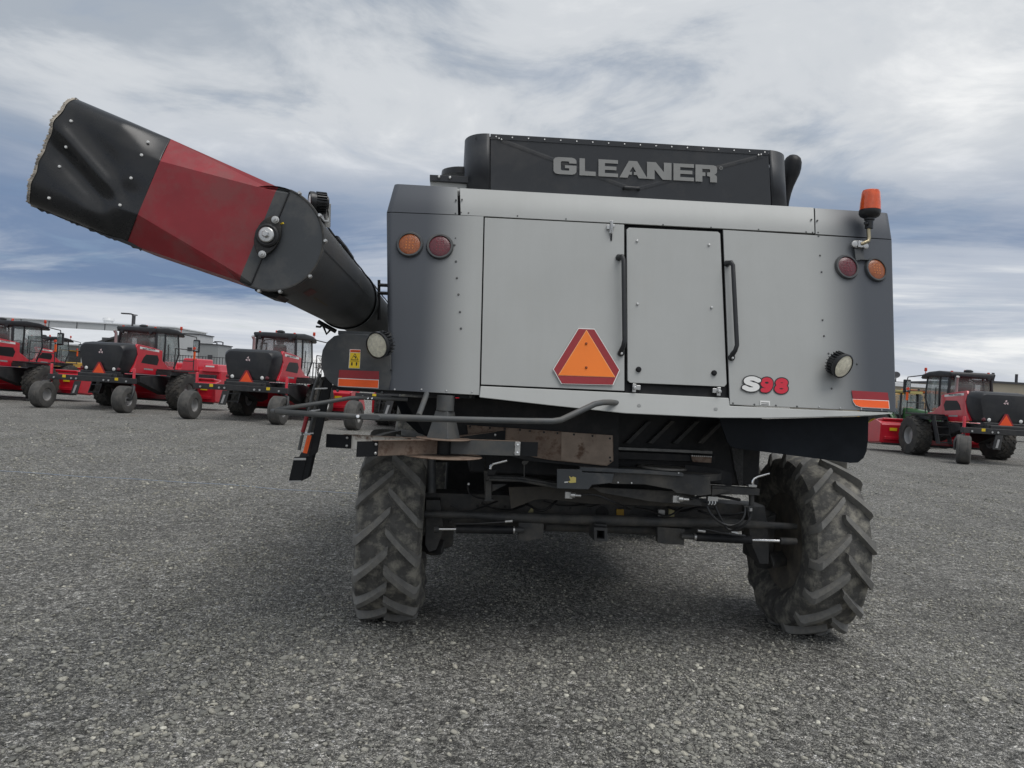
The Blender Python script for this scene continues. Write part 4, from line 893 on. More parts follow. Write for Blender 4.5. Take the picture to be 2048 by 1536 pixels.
# chaff deck: pans, box bracket, curved rims
plateP('deck_side', [(966, 905), (974, 905), (978, 1000), (970, 1000)], 0.60, 0.03, M_DUSTY)
dk = plateP('deck_frame', [(975, 952), (1045, 955), (1120, 968), (1200, 974), (1120, 976), (1044, 964), (975, 962)], 0.38, 0.10, M_DUSTY)
tubeP('deck_rail', [(978, 959, 0.36), (1040, 961, 0.36), (1116, 975, 0.36)], 0.010, M_DUSTY, 10, dk)
plateP('deck_leg', [(971, 962), (983, 962), (983, 998), (988, 999), (988, 1003), (968, 1003), (971, 996)], 0.42, 0.04, M_DUSTY, dk)
plateP('deck_gusset', [(984, 968), (1015, 968), (984, 984)], 0.44, 0.02, M_DUSTY, dk)
plateP('belt_guard', [(1017, 974), (1120, 972), (1390, 985), (1390, 1014), (1180, 1008), (1090, 998), (1070, 1000), (1022, 1018)], 0.50, 0.015, mat('brown_dusty_sheet', (0.040, 0.036, 0.031), 0.7, 0, 0.2, 8, 0.05, 60, (0.09, 0.08, 0.065), 0.6, 5), dk)
bxb = plateP('deck_bracket', [(1114, 938), (1163, 939), (1165, 945), (1228, 948), (1224, 966), (1184, 970), (1177, 979), (1114, 977)], 0.16, 0.02, M_DARK, dk)
plateP('torn_label', [(1138, 952), (1143, 955), (1146, 953), (1152, 955), (1152, 965), (1140, 966), (1136, 963), (1141, 961)], 0.157, 0.002, mat('faded_yellow', (0.6, 0.5, 0.15), 0.6), dk, 0); plateP('torn_label', [(1129, 963.5), (1136, 963), (1136, 965), (1129, 965.5)], 0.157, 0.002, M_WHITE, dk, 0)
# flat pan seen from slightly above, with ring opening
def disc_pan(cx, cy, y, rad, zoff, a0, a1, m, name, hgt=0.05, rin=0.0):
    c = L(cx, cy, y); mb = MB(); n = 40; vs = []; 
    for k in range(n + 1):
        a = a0 + (a1 - a0) * k / n; d = Vector((math.cos(a), math.sin(a), 0)); vs += [c + d * rin + Vector((0, 0, zoff)), c + d * rad + Vector((0, 0, zoff)), c + d * rad + Vector((0, 0, zoff - hgt))]
    mb.add(vs, [q for k in range(n) for q in ((3 * k, 3 * k + 1, 3 * k + 4, 3 * k + 3), (3 * k + 1, 3 * k + 2, 3 * k + 5, 3 * k + 4))]); o = P_(name, mb, m, dk); md = o.modifiers.new('s', 'SOLIDIFY'); md.thickness = 0.006; return o
disc_pan(1330, 935, 0.62, 0.40, 0.0, R(180), R(360), M_DUSTY, 'spreader_pan', 0.045, 0.0)
mb = MB(); c = L(1325, 933, 0.55); mb.lathe([(0.16, 0.006), (0.18, 0.004), (0.18, -0.01), (0.0, -0.01)], c, (0, 0, 1), 32); P_('pan_ring', mb, mat('worn_pan_steel', (0.22, 0.21, 0.19), 0.45, 0.5, 0.2, 10), dk, smooth=True)
plateP('pan_front', [(1163, 941), (1290, 946), (1367, 951), (1420, 953), (1423, 989), (1400, 992), (1352, 986), (1344, 979), (1290, 969), (1228, 968), (1164, 958)], 0.22, 0.02, M_DUSTY, dk)
plateP('pan_strip', [(1160, 934), (1290, 940), (1367, 946), (1367, 953), (1290, 948), (1160, 942)], 0.19, 0.05, M_DARK, dk)
for x, y in ((1236, 965), (1263, 966), (1357, 946)): stud(0, 0, 0.006, M_STEEL, 0, 'bolt', dk, 0.005, pt=L(x, y, 0.185))
plateP('lower_pan', [(1184, 974), (1345, 982), (1400, 1000), (1405, 1012), (1300, 1003), (1200, 985)], 0.34, 0.02, M_DUSTY, dk)
ra = [(1370, 930, 0.45), (1410, 933, 0.42), (1440, 939, 0.42), (1462, 946, 0.45)]
mb = MB(); rws = [[L(x, y, yy) for x, y, yy in ra], [L(x, y + 28, yy) for x, y, yy in ra]]; mb.grid(rws); o = P_('pan_rim', mb, M_BLACK, dk); md = o.modifiers.new('s', 'SOLIDIFY'); md.thickness = 0.008
arm = plateP('deck_arm', [(1424, 972), (1465, 974), (1520, 978), (1519, 991), (1470, 989), (1424, 990)], 0.30, 0.08, M_DUSTY, dk)
plateP('deck_arm_web', [(1424, 978), (1466, 979), (1466, 981), (1424, 992)], 0.26, 0.02, M_DUSTY, dk)
tubeP('pivot_pin', [(1503, 990, 0.34), (1503, 1014, 0.34)], 0.018, M_DUSTY, 14, dk)
plateP('pin_tab', [(1488, 1011), (1512, 1012), (1512, 1016), (1488, 1015)], 0.32, 0.05, M_DUSTY, dk)
tubeP('pin_nut', [(1501, 1016, 0.34), (1501, 1022, 0.34)], 0.013, M_STEEL, 10, dk)
tubeP('lock_handle', [(1505, 969, 0.30), (1505, 962, 0.30), (1508, 957, 0.30), (1515, 953, 0.30), (1538, 946.5, 0.30)], 0.0105, M_CHROME, 12, dk)
plateP('handle_base', [(1497, 969), (1514, 970), (1514, 975), (1497, 974)], 0.285, 0.05, M_STEEL, dk)
tubeP('lock_handle', [(981, 938, 0.34), (982, 932, 0.34), (986, 928, 0.34), (1014, 921, 0.34)], 0.010, M_CHROME, 12, dk)
plateP('handle_base', [(975, 940), (993, 940), (991, 950), (976, 950)], 0.33, 0.04, M_BLACK, dk)
plateP('deck_plate', [(1046, 921), (1058, 922), (1054, 928), (1050, 930), (1050, 958), (1047, 958), (1047, 930), (1043, 926)], 0.40, 0.01, M_DUSTY, dk)
plateP('brush', [(1463, 895), (1487, 899), (1486, 970), (1478, 972), (1468, 930)], 0.58, 0.04, mat('brush_bristle', (0.05, 0.05, 0.05), 0.8, 0, 0.5, 60, 0.4, 120), dk)
for x, y in ((1137, 990), (1352, 998)):
    q = L(x, y, 0.24); mb = MB(); mb.box(q, (0.05, 0.03, 0.045)); mb.lathe([(0.018, 0), (0.018, 0.03), (0.010, 0.034), (0.010, 0.07), (0, 0.07)], q + Vector((0.01, -0.02, 0.004)), (1, -0.2, 0), 12); P_('sensor_block', mb, M_STEEL, dk, bevel=0.003)
q = L(1424, 997, 0.30); mb = MB(); mb.box(q, (0.07, 0.04, 0.03)); 
for k in (-1, 0, 1): mb.tube([q + Vector((k * 0.02, -0.01, -0.012)), q + Vector((k * 0.02, -0.015, -0.03)), q + Vector((k * 0.02 - 0.012, -0.02, -0.04))], 0.005, 8)
P_('valve_block', mb, M_STEEL, dk)
def hose(pts, r, name='hydraulic_hose'):
    P3 = [L(*p) for p in pts]; out = []
    for i in range(len(P3) - 1):
        p0 = P3[max(i - 1, 0)]; p1 = P3[i]; p2 = P3[i + 1]; p3 = P3[min(i + 2, len(P3) - 1)]
        for k in range(6):
            t = k / 6; out.append(0.5 * ((2 * p1) + (p2 - p0) * t + (2 * p0 - 5 * p1 + 4 * p2 - p3) * t * t + (3 * p1 - p0 - 3 * p2 + p3) * t ** 3))
    out.append(P3[-1]); mb = MB(); mb.tube(out, r, 8); return P_(name, mb, M_HOSE, dk, smooth=True)
hose([(1414, 1012, .34), (1422, 1028, .32), (1440, 1045, .30), (1460, 1051, .30), (1480, 1044, .30), (1489, 1028, .32), (1490, 1010, .34)], 0.0085)
hose([(1430, 1012, .36), (1438, 1030, .36), (1455, 1058, .34), (1475, 1058, .33), (1493, 1046, .33), (1501, 1032, .34), (1501, 1018, .34)], 0.0085)
hose([(1160, 990, .28), (1190, 990, .3), (1225, 1003, .34), (1260, 1018, .5)], 0.007); hose([(1380, 998, .34), (1420, 990, .4), (1480, 1000, .45)], 0.010)
hose([(1395, 1062, .52), (1410, 1059, .5), (1450, 1067, .48), (1490, 1072, .5)], 0.008); hose([(912, 1048, .52), (960, 1047, .5), (1010, 1044, .5)], 0.008)
for a, b in (((1395, 1061), (1410, 1063)), ((1462, 1064), (1475, 1067)), ((1010, 1043), (1025, 1042))): tubeP('hose_fitting', [(a[0], a[1], 0.5), (b[0], b[1], 0.5)], 0.011, M_STEEL, 10, dk)
# harness and hose runs along the axle and deck
rh = random.Random(12)
for k in range(9):
    x0 = 900 + 62 * k; yy = rh.uniform(1000, 1022); dp = rh.uniform(0.55, 0.78)
    hose([(x0, yy, dp), (x0 + 30, yy + rh.uniform(4, 16), dp), (x0 + 62, yy + rh.uniform(2, 20), dp - 0.03), (x0 + 95, yy + rh.uniform(-8, 8), dp)], rh.uniform(0.005, 0.010), 'hose_run')
for k in range(12):
    q = L(900 + 52 * k, 1046 + 1.3 * k + rh.uniform(-3, 3), 0.80); mb = MB(); mb.lathe([(0.013, 0), (0.013, 0.012), (0.008, 0.014), (0.008, 0.024), (0, 0.024)], q, (0, -1, 0), 6); P_('axle_bolt', mb, M_DUSTY)
# left inner drop tube and frame upright
tubeP('drop_tube', [(862, 915, 0.75), (862, 985, 0.75)], 0.035, M_DARK, 14)
plateP('inner_frame', [(850, 905), (966, 905), (966, 925), (850, 925)], 1.35, 0.3, M_BLACK)
hose([(935, 968, .7), (938, 985, .7), (955, 995, .7), (985, 999, .7)], 0.006); stud(0, 0, 0.010, M_STEEL, 0, 'fitting', dk, 0.01, pt=L(937, 968, 0.68))

# ================================================================== ladder at the left flank
LY = 0.30
ldr = plateP('ladder', [(652, 742), (662, 746), (663, 772), (634, 905), (626, 912), (617, 914), (631, 845), (645, 775)], LY, 0.03, M_BLACK, label='folding side ladder with rubber bottom step')
plateP('ladder_rail', [(641, 755), (651, 752), (646, 790), (628, 870), (615, 925), (596, 918), (602, 905), (614, 905)], LY + 0.02, 0.25, M_DUSTY, ldr)
tubeP('ladder_tube', [(641, 748, LY), (634, 762, LY), (629, 775, LY), (614, 838, LY), (606, 865, LY), (598, 900, LY)], 0.011, M_FRAMEG, 10, ldr)
tubeP('ladder_tube', [(645, 760, LY + .02), (641, 775, LY + .02), (622, 850, LY + .02), (617, 868, LY + .02)], 0.010, M_FRAMEG, 10, ldr)
tubeP('ladder_grip', [(613.5, 832, LY - .012), (608, 855, LY - .012), (605, 864, LY - .012)], 0.013, M_TAPER, 10, ldr, label='red painted length of ladder tube')
for a, b in (((600, 868), (627, 865)), ((613, 822), (640, 818)), ((626, 776), (655, 775))): plateP('rung', [a, b, (b[0], b[1] + 3), (a[0], a[1] + 3)], LY - 0.01, 0.2, M_STEEL, ldr, 0.001)
plateP('ladder_reflector', [(615, 870), (623.5, 871), (614, 907), (605.5, 905.5)], LY - 0.02, 0.003, M_TAPEO, ldr, 0)
plateP('ladder_foot', [(588, 914), (614, 914), (603, 962), (577, 963)], LY, 0.012, M_RUBBER, ldr); plateP('ladder_foot', [(614, 913), (627, 908), (616, 956), (603, 962)], LY + 0.005, 0.10, M_RUBBER, ldr)
plateP('foot_clamp', [(588, 916), (612, 916), (612, 920.5), (587, 920.5)], LY - 0.006, 0.004, M_STEEL, ldr, 0.001); plateP('foot_strip', [(577, 961.5), (602, 961), (602, 963.5), (577, 964.5)], LY - 0.006, 0.02, M_STEEL, ldr, 0.001)

# ================================================================== unloading auger folded back along the left flank
AY = -1.20; AR = 0.228
ac = L(541, 477, AY); aroot = ac
tube_mb = MB(); tube_mb.lathe([(AR, 0.0), (AR, 2.4), (AR - 0.006, 2.4), (AR - 0.006, 6.2)], ac, (0, 1, 0), 56, cap=False)
au = P_('unloading_auger', tube_mb, mat('auger_tube_paint', (0.032, 0.034, 0.036), 0.5, 0, 0.15, 3, 0.03, 30, (0.085, 0.078, 0.065), 0.5, 2.5, 0.45, 0.7), smooth=True, label='charcoal unloading auger tube folded along the left flank')
mb = MB(); mb.lathe([(AR + 0.012, 0.0), (AR + 0.012, 0.02), (AR, 0.022)], ac, (0, 1, 0), 56, cap=False); P_('tube_flange', mb, M_DARK, au, smooth=True)
mb = MB(); mb.lathe([(AR + 0.012, 2.36), (AR + 0.014, 2.40), (AR - 0.002, 2.41)], ac, (0, 1, 0), 56, cap=False); P_('tube_collar', mb, M_DARK, au, smooth=True)
# seam strip along the tube
mb = MB(); aa = R(-8)
def tp(a, y, dr=0.0): return ac + Vector((math.cos(a) * (AR + dr), y, math.sin(a) * (AR + dr)))
# orientation: angle 0 = +x, 90 = up
mb.grid([[tp(R(-6.5), 0.03 + 0.2 * k, 0.003) for k in range(11)], [tp(R(-5), 0.03 + 0.2 * k, 0.004) for k in range(11)]]); P_('seam', mb, M_INK, au)
# spout frame
sa = (L(122, 306, AY) - ac); sa.y = 0; sa.normalize(); sw = Vector((-sa.z, 0, sa.x)); sw = sw if sw.z > 0 else -sw
def sect(s, half, fu, fl, dep, back, nb=6):
    """octagonal section at distance s: front facet between fl..fu, sloping facets to +-half at depth dep"""
    c = ac + sa * s; sx_ = sa * (0.045 if s > 0.3 else 0.0); pts = [c + sw * fl, c + sw * fu, c + sx_ + sw * half + Vector((0, dep, 0)), c + sx_ + sw * half + Vector((0, back, 0)), c + sx_ - sw * half + Vector((0, back, 0)), c + sx_ - sw * half + Vector((0, dep, 0))]
    return pts
def loft(secs, close=True):
    mb = MB(); n = len(secs[0])
    for s_ in secs: mb.v += [tuple(p) for p in s_]
    for i in range(len(secs) - 1):
        for k in range(n if close else n - 1):
            j = (k + 1) % n; mb.f.append((i * n + k, i * n + j, (i + 1) * n + j, (i + 1) * n + k))
    return mb
S0, S1, S2 = 0.058, 0.575, 1.06
g = loft([sect(-0.002, 0.226, 0.222, -0.222, 0.01, 0.44), sect(S0, 0.230, 0.205, -0.205, 0.012, 0.44)]); spo = P_('spout_neck', g, M_DARK, au)
g = loft([sect(S0, 0.231, 0.206, -0.206, 0.012, 0.44), sect(S1, 0.262, 0.135, -0.125, 0.11, 0.46)]); P_('spout', g, M_REDP, au, label='faceted dark red spout section')
# black end section with dents
NS, NF, NB = 90, 97, 13; NA = NF + NB; half1 = 0.262
def sstep(a, b, x):
    t = max(0.0, min(1.0, (x - a) / (b - a))); return t * t * (3 - 2 * t)
rows = []
for i in range(NS + 1):
    t = i / NS; s = S1 + (S2 - S1) * t; row = []; hw = half1 + 0.003 * t; k1 = sstep(0.0, 0.45, t)
    for k in range(NF):
        fw = 1 - 2 * k / (NF - 1); w = fw * hw
        oct_ = 0.11 * max(0.0, (w - 0.135) / (0.262 - 0.135), (-w - 0.125) / (0.262 - 0.125)) ** 1.15
        rnd = 0.10 * (1 - (1 - min(1, abs(fw)) ** 5) ** 0.5)
        d = oct_ * (1 - k1) + rnd * k1
        # wear: ridge running from the mouth down to the right, hollows on both sides, pull at the rivets
        cl = 0.42 - 0.95 * (1 - t)                                      # ridge line in fw
        env = sstep(0.12, 0.40, t) * (1 - 0.5 * sstep(0.85, 1.0, t))
        d += -0.015 * math.exp(-((fw - cl) / 0.13) ** 2) * env
        d += 0.028 * math.exp(-((fw - cl + 0.30) / 0.20) ** 2) * env
        d += 0.012 * math.exp(-((fw - cl - 0.33) / 0.22) ** 2) * env
        d += 0.022 * math.exp(-((fw + 0.25) / 0.24) ** 2 - ((t - 0.20) / 0.16) ** 2)
        d += 0.006 * math.sin(3.1 * t + 2.3 * fw) * (1 - fw * fw) * k1
        edge = (0.003 * math.sin(fw * 4 + 1.0) + 0.003 * math.sin(fw * 17)) if i == NS else 0
        sh_ = 0.045 * (1 - t) * max(0.0, (w - 0.135) / 0.127, (-w - 0.125) / 0.137); row.append(ac + sa * (s + edge + sh_) + sw * w + Vector((0, d, 0)))
    y0_ = row[-1].y - ac.y
    for k in range(NB):
        q = (k + 1) / (NB + 1)
        if q < 0.3: w, d = -hw, y0_ + (0.46 - y0_) * (q / 0.3)
        elif q < 0.7: w, d = -hw + 2 * hw * (q - 0.3) / 0.4, 0.46
        else: w, d = hw, 0.46 - (0.46 - 0.11) * (q - 0.7) / 0.3
        row.append(ac + sa * (s + 0.045 * (1 - t)) + sw * w + Vector((0, d, 0)))
    rows.append(row)
mb = MB()
for r in rows: mb.v += [tuple(p) for p in r]
for i in range(NS):
    for k in range(NA): j = (k + 1) % NA; mb.f.append((i * NA + k, i * NA + j, (i + 1) * NA + j, (i + 1) * NA + k))
be = P_('spout_end', mb, mat('spout_plastic', (0.014, 0.015, 0.017), 0.27, 0, 0.2, 7, 0.015, 40, (0.055, 0.05, 0.045), 0.35, 5, 0.48, 0.75), au, smooth=True, label='dented black spout end with torn rim'); md = be.modifiers.new('s', 'SOLIDIFY'); md.thickness = 0.006
# torn foam rim
rng2 = random.Random(4); mb = MB(); last = rows[-1]; n = NA * 4; ring0 = []; 
for k in range(n):
    f = k / 4; i0 = int(f) % NA; i1 = (i0 + 1) % NA; p = last[i0].lerp(last[i1], f - int(f)); q = rng2.random()
    out_ = 0.003 + 0.010 * q ** 2 * (0.5 + 0.5 * math.sin(k * 0.37)); jj = rng2.uniform(-0.004, 0.004)
    ring0.append((p + sa * (-0.010) + sw * jj * 0.3 + Vector((0, -0.003, 0)), p + sa * out_ + sw * jj + Vector((0, -0.002 + jj, 0)), p + sa * out_ * 0.6 + Vector((0, 0.016, 0))))
for a_ in ring0: mb.v += [tuple(p) for p in a_]
for k in range(n):
    j = (k + 1) % n; mb.f += [(3 * k, 3 * j, 3 * j + 1, 3 * k + 1), (3 * k + 1, 3 * j + 1, 3 * j + 2, 3 * k + 2)]
P_('torn_rim', mb, M_FOAM, be)
mb = MB(); rag = []
for k in range(40):
    t = k / 39; s = S1 - 0.03 + (S2 - S1 + 0.01) * t; c = ac + sa * s - sw * (0.262 + 0.001) + Vector((0, 0.10, 0)); d_ = 0.003 + 0.010 * rng2.random() ** 4
    rag.append((c + sw * 0.012, c - sw * d_))
for a_, b_ in rag: mb.v += [tuple(a_), tuple(b_)]
for k in range(39): mb.f.append((2 * k, 2 * k + 1, 2 * k + 3, 2 * k + 2))
P_('torn_seam', mb, M_INK, be, solid=0.004)
# rivets located on the dented skin
def skin(px, py):
    r = lray(px, py); best = None
    c0 = CL_ + r * ((AY - CL_.y) / r.y); rel = c0 - ac; s = rel.dot(sa); w = rel.dot(sw); t = (s - S1) / (S2 - S1)
    i = max(0, min(NS, round(t * NS))); k = min(range(NA), key=lambda k: abs((rows[i][k] - ac).dot(sw) - w) + (10 if rows[i][k].y > AY + 0.2 else 0)); return rows[i][k].y
for px, py in ((142, 242), (132, 294), (119, 333), (98, 396), (296, 284), (283, 310), (262, 356), (240, 410)):
    y = skin(px, py); p = L(px, py, y - 0.004); mb = MB(); mb.lathe([(0.0065, -0.004), (0.006, 0.003), (0, 0.005)], p, (0, -1, 0), 12); P_('rivet', mb, M_WHITE, be, smooth=True)
# half-round end plate with bearing
mb = MB(); pts = [ac - sw * 0.236 + Vector((0, -0.003, 0))]; sr_ = -sa
for k in range(0, 41):
    a = R(-90 + 180 * k / 40); pts.append(ac + sw * (0.236 * math.sin(a)) + sr_ * (0.236 * math.cos(a)) + Vector((0, -0.003, 0)))
pts.append(ac + sw * 0.236 + Vector((0, -0.003, 0)))
mb.prism(pts[1:-1], (0, 0.008, 0)); ep_ = P_('end_plate', mb, M_DARK, au, bevel=0.002)
mb = MB(); mb.tube([p + Vector((0, 0.002, 0)) for p in pts[1:-1]], 0.006, 6); P_('plate_rim', mb, M_DUSTY, ep_, smooth=True)
mb = MB(); mb.tube([ac - sw * 0.225 + Vector((0, -0.006, 0)), ac + sw * 0.225 + Vector((0, -0.006, 0))], 0.0035, 6); P_('plate_joint', mb, M_INK, ep_)
bc = L(537, 473, AY - 0.012); ba = (L(551, 440, AY) - L(525, 509, AY)).normalized()
e_ = []; bu = Vector((-ba.z, 0, ba.x))
for k in range(40):
    a = 2 * math.pi * k / 40; e_.append(bc + ba * (0.098 * math.sin(a)) * (1 if abs(math.sin(a)) > 0 else 1) + bu * (0.055 * math.cos(a) * (1 - 0.45 * math.sin(a) ** 4)))
mb = MB(); mb.prism(e_, (0, -0.020, 0)); brg = P_('bearing_flange', mb, mat('greasy_black', (0.012, 0.011, 0.010), 0.35, 0, 0.2, 20, 0.2, 60, (0.06, 0.05, 0.035), 0.7, 12), au, bevel=0.004)
mb = MB(); mb.lathe([(0.052, 0.0), (0.052, 0.032), (0.044, 0.036), (0.036, 0.034)], bc, (0, -1, 0), 28); P_('bearing_ring', mb, M_INK, brg, smooth=True)
mb = MB(); mb.lathe([(0.034, 0.0), (0.034, 0.044), (0.030, 0.048), (0.016, 0.049)], bc, (0, -1, 0), 24); P_('washer', mb, M_STEEL, brg, smooth=True)
mb = MB(); mb.lathe([(0.0155, 0.046), (0.0155, 0.064), (0.012, 0.068), (0, 0.068)], bc, (0, -1, 0), 6); P_('shaft_bolt', mb, M_STEEL, brg)
for px, py in ((551, 440), (525, 509)):
    p = L(px, py, AY - 0.030); mb = MB(); mb.lathe([(0.017, 0), (0.017, 0.006), (0.013, 0.007), (0.013, 0.02), (0.006, 0.021), (0.006, 0.032), (0, 0.032)], p, (0, -1, 0), 12); P_('flange_bolt', mb, M_STEEL, brg)
p = L(562, 448, AY - 0.014); mb = MB(); mb.tube([p, p + Vector((0.012, -0.01, 0.003))], 0.004, 8); P_('grease_nipple', mb, M_YELLOW, brg)
for a in (80, 48, 20, -22, -58, -80):
    ang = R(a); q = ac + sw * (0.244 * math.sin(ang)) + sr_ * (0.244 * math.cos(ang)) + Vector((0, 0.0, 0)); mb = MB(); mb.lathe([(0.010, -0.006), (0.010, 0.004), (0.006, 0.012), (0, 0.012)], q, (0, -1, 0), 8); P_('rim_bolt', mb, M_STEEL, ep_)
# lamp on top of the auger
lc = L(627, 404, AY + 0.42); ln_ = Vector((-0.93, -0.33, -0.05)); work_lamp(lc + Vector((0.06, 0.06, -0.11)), lc, ln_, 'round work lamp on top of the auger', 0.053)
mb = MB(); q = L(648, 432, AY + 0.45); mb.prism([q + Vector((-0.02, 0, 0.05)), q + Vector((0.02, 0, 0.05)), q + Vector((0.026, 0, -0.03)), q + Vector((-0.026, 0, -0.03))], (0, 0.01, 0)); P_('lamp_bracket', mb, M_STEEL, au, bevel=0.003)
mb = MB(); mb.tube([L(652, 410, AY + .42), L(656, 425, AY + .44), L(656, 440, AY + .46), L(652, 450, AY + .48)], 0.004, 6); P_('lamp_wire', mb, M_HOSE, au, smooth=True)
# cable bundle and wires along the top of the tube
for k in range(5):
    mb = MB(); y0, y1 = 0.85, 1.55
    mb.tube([tp(R(50 + 2.0 * k), y0 + 0.06 * k, 0.012 + 0.006 * (k % 2)), tp(R(52 + 1.5 * k), (y0 + y1) / 2, 0.02), tp(R(50 + 2.4 * k), y1 - 0.03 * k, 0.012), tp(R(52), y1 + 0.06, 0.006)], 0.009, 6); P_('cable', mb, M_HOSE, au, smooth=True)
mb = MB(); mb.tube([tp(R(52), 0.3 + 0.25 * k, 0.008 + 0.003 * (k % 2)) for k in range(18)], 0.006, 6); P_('cable', mb, M_HOSE, au, smooth=True)
# skid under the spout neck and faded lettering on the tube
mb = MB(); mb.prism([L(x, y, AY + 0.12) for x, y in ((508, 573), (560, 590), (552, 597), (530, 592), (510, 582))], (0, 0.2, 0)); P_('neck_lip', mb, M_BLACK, au)
m_fade = mat('faded_red_decal', (0.085, 0.026, 0.026), 0.6); m_fade2 = mat('faded_yellow_decal', (0.075, 0.060, 0.030), 0.6)
mb = MB(); mb.grid([[tp(R(-52 - 4 * i), 0.28 + 0.05 * k, 0.002) for k in range(4)] for i in range(4)]); P_('faded_decal', mb, m_fade, au, smooth=True)
mb = MB(); mb.grid([[tp(R(-60 - 2 * i), 0.52 + 0.06 * k, 0.002) for k in range(8)] for i in range(2)]); P_('faded_decal', mb, m_fade2, au, smooth=True)
# cradle rail and sighting frame beside the auger
tubeP('roof_rail', [(757, 570, 1.5), (782, 571, 1.5)], 0.014, M_BLACK, 8); tubeP('roof_rail', [(757, 586, 1.5), (782, 587, 1.5)], 0.014, M_BLACK, 8); tubeP('roof_rail', [(758, 560, 1.5), (758, 640, 1.5)], 0.012, M_BLACK, 8)
tubeP('auger_rest', [(636, 643, 1.0), (672, 663, 1.0)], 0.016, M_BLACK, 8); tubeP('auger_rest', [(645, 648, 1.0), (653, 668, 1.0), (664, 656, 1.0)], 0.010, M_BLACK, 8); tubeP('auger_rest', [(632, 653, 1.0), (640, 654, 1.0), (648, 648, 1.0)], 0.008, M_BLACK, 8)
# ================================================================== red windrowers
M_MFRED = mat('windrower_red', (0.55, 0.010, 0.028), 0.28, 0, 0.08, 3, 0.0, 1, (0.38, 0.10, 0.10), 0.15, 4, coat=0.5)
M_HOODB = mat('windrower_black', (0.012, 0.013, 0.016), 0.40, 0, 0.1, 4, 0.06, 120, (0.06, 0.058, 0.055), 0.25, 3)
M_FRAMEB = mat('windrower_frame', (0.022, 0.023, 0.025), 0.5, 0, 0.15, 5, 0, 1, (0.08, 0.075, 0.07), 0.35, 4)
M_GLASS = mat('cab_glass', (0.20, 0.235, 0.225), 0.05, 0, 0, 1, alpha=0.38, coat=0.6)
M_SIDEGL = mat('cab_door_glass', (0.36, 0.44, 0.43), 0.04, 0, 0, 1, alpha=0.28, coat=0.8)
M_DARKGL = mat('tinted_window', (0.006, 0.006, 0.007), 0.35, spec=0.3)
M_BTYRE = mat('windrower_tyre', (0.040, 0.039, 0.037), 0.85, 0, 0.2, 6, 0.15, 40, (0.115, 0.105, 0.09), 0.5, 4)
M_GREYT = mat('caster_tyre', (0.075, 0.073, 0.070), 0.8, 0, 0.2, 6, 0.1, 40, (0.15, 0.14, 0.125), 0.5, 4)
M_RIMG = mat('grey_rim', (0.36, 0.36, 0.36), 0.45, 0.2, 0.1, 5, 0, 1, (0.18, 0.16, 0.14), 0.4, 5)
M_OBEACON = mat('far_beacon', (0.70, 0.07, 0.03), 0.25)
M_MIRROR = mat('mirror_glass', (0.75, 0.77, 0.78), 0.05, 1.0)

def big_tyre(w_, r, m, parent, loc, name, rim_m, lug_n=22, tread='block', rimr=None, side=1):
    rimr = rimr or r * 0.45; h = w_ / 2
    mb = MB(); mb.lathe([(rimr, -h * 0.85), (rimr * 1.12, -h * 0.98), (r * 0.80, -h * 1.03), (r * 0.93, -h * 0.96), (r * 0.975, -h * 0.8), (r * 0.985, 0), (r * 0.975, h * 0.8), (r * 0.93, h * 0.96), (r * 0.80, h * 1.03), (rimr * 1.12, h * 0.98), (rimr, h * 0.85)], (0, 0, 0), (1, 0, 0), 40, cap=False)
    if tread == 'rib':
        pass
    o = mb.build(name, m, parent, smooth=True); o.location = loc
    mb = MB(); mb.lathe([(rimr * 1.03, h * 0.86), (rimr * 0.97, h * 0.8), (rimr * 0.9, h * 0.3), (rimr * 0.5, h * 0.22), (rimr * 0.45, h * 0.45), (rimr * 0.3, h * 0.5), (0, h * 0.5)], (0, 0, 0), (side, 0, 0), 28, cap=False); mb.build('rim', rim_m, o, smooth=True)
    mb = MB(); mb.lathe([(rimr * 1.03, h * 0.86), (rimr * 0.9, h * 0.3), (0, h * 0.2)], (0, 0, 0), (-side, 0, 0), 24, cap=False); mb.build('rim', rim_m, o, smooth=True)
    tb = MB()
    if tread == 'block':
        for i in range(lug_n):
            for j in range(5):
                for s in (-1, 1):
                    a = 2 * math.pi * (i + 0.5 * (j % 2)) / lug_n; x = (j - 2) * w_ * 0.18
                    rot = Matrix.Rotation(a, 3, 'X') @ Matrix.Rotation(R(38 * s * (1 if j % 2 else -1)), 3, 'Z')
                    if s > 0: c = Matrix.Rotation(a, 3, 'X') @ Vector((x, 0, r * 0.985)); tb.box(c, (w_ * 0.19, 2 * math.pi * r / lug_n * 0.42, r * 0.05), rot)
        t = tb.build('tread', m, o); t['kind'] = 'stuff'
    else:
        for k in range(5):
            x = (k - 2) * w_ * 0.17; mm = MB(); mm.lathe([(r * 0.96, x - w_ * 0.06), (r, x - w_ * 0.055), (r, x + w_ * 0.055), (r * 0.96, x + w_ * 0.06)], (0, 0, 0), (1, 0, 0), 36, cap=False); mm.build('tread_rib', m, o, smooth=True)
    return o
def section(y, wt, wb, z0, z1, rt=0.18, rb=0.10, bow=0.0, n=5):
    """rounded trapezoid in the xz plane"""
    pts = []
    for cx, cz, a0, r in ((wt - rt, z1 - rt, 0, rt), (-wt + rt, z1 - rt, 90, rt), (-wb + rb, z0 + rb, 180, rb), (wb - rb, z0 + rb, 270, rb)):
        for k in range(n + 1):
            a = R(a0 + 90 * k / n); pts.append(Vector((cx + r * math.cos(a), y + bow, cz + r * math.sin(a))))
    return pts
def lofted(secs, cap0=True, cap1=True):
    mb = loft(secs); n = len(secs[0])
    if cap0: mb.f.append(tuple(range(n)))
    if cap1: o = (len(secs) - 1) * n; mb.f.append(tuple(o + k for k in range(n - 1, -1, -1)))
    return mb
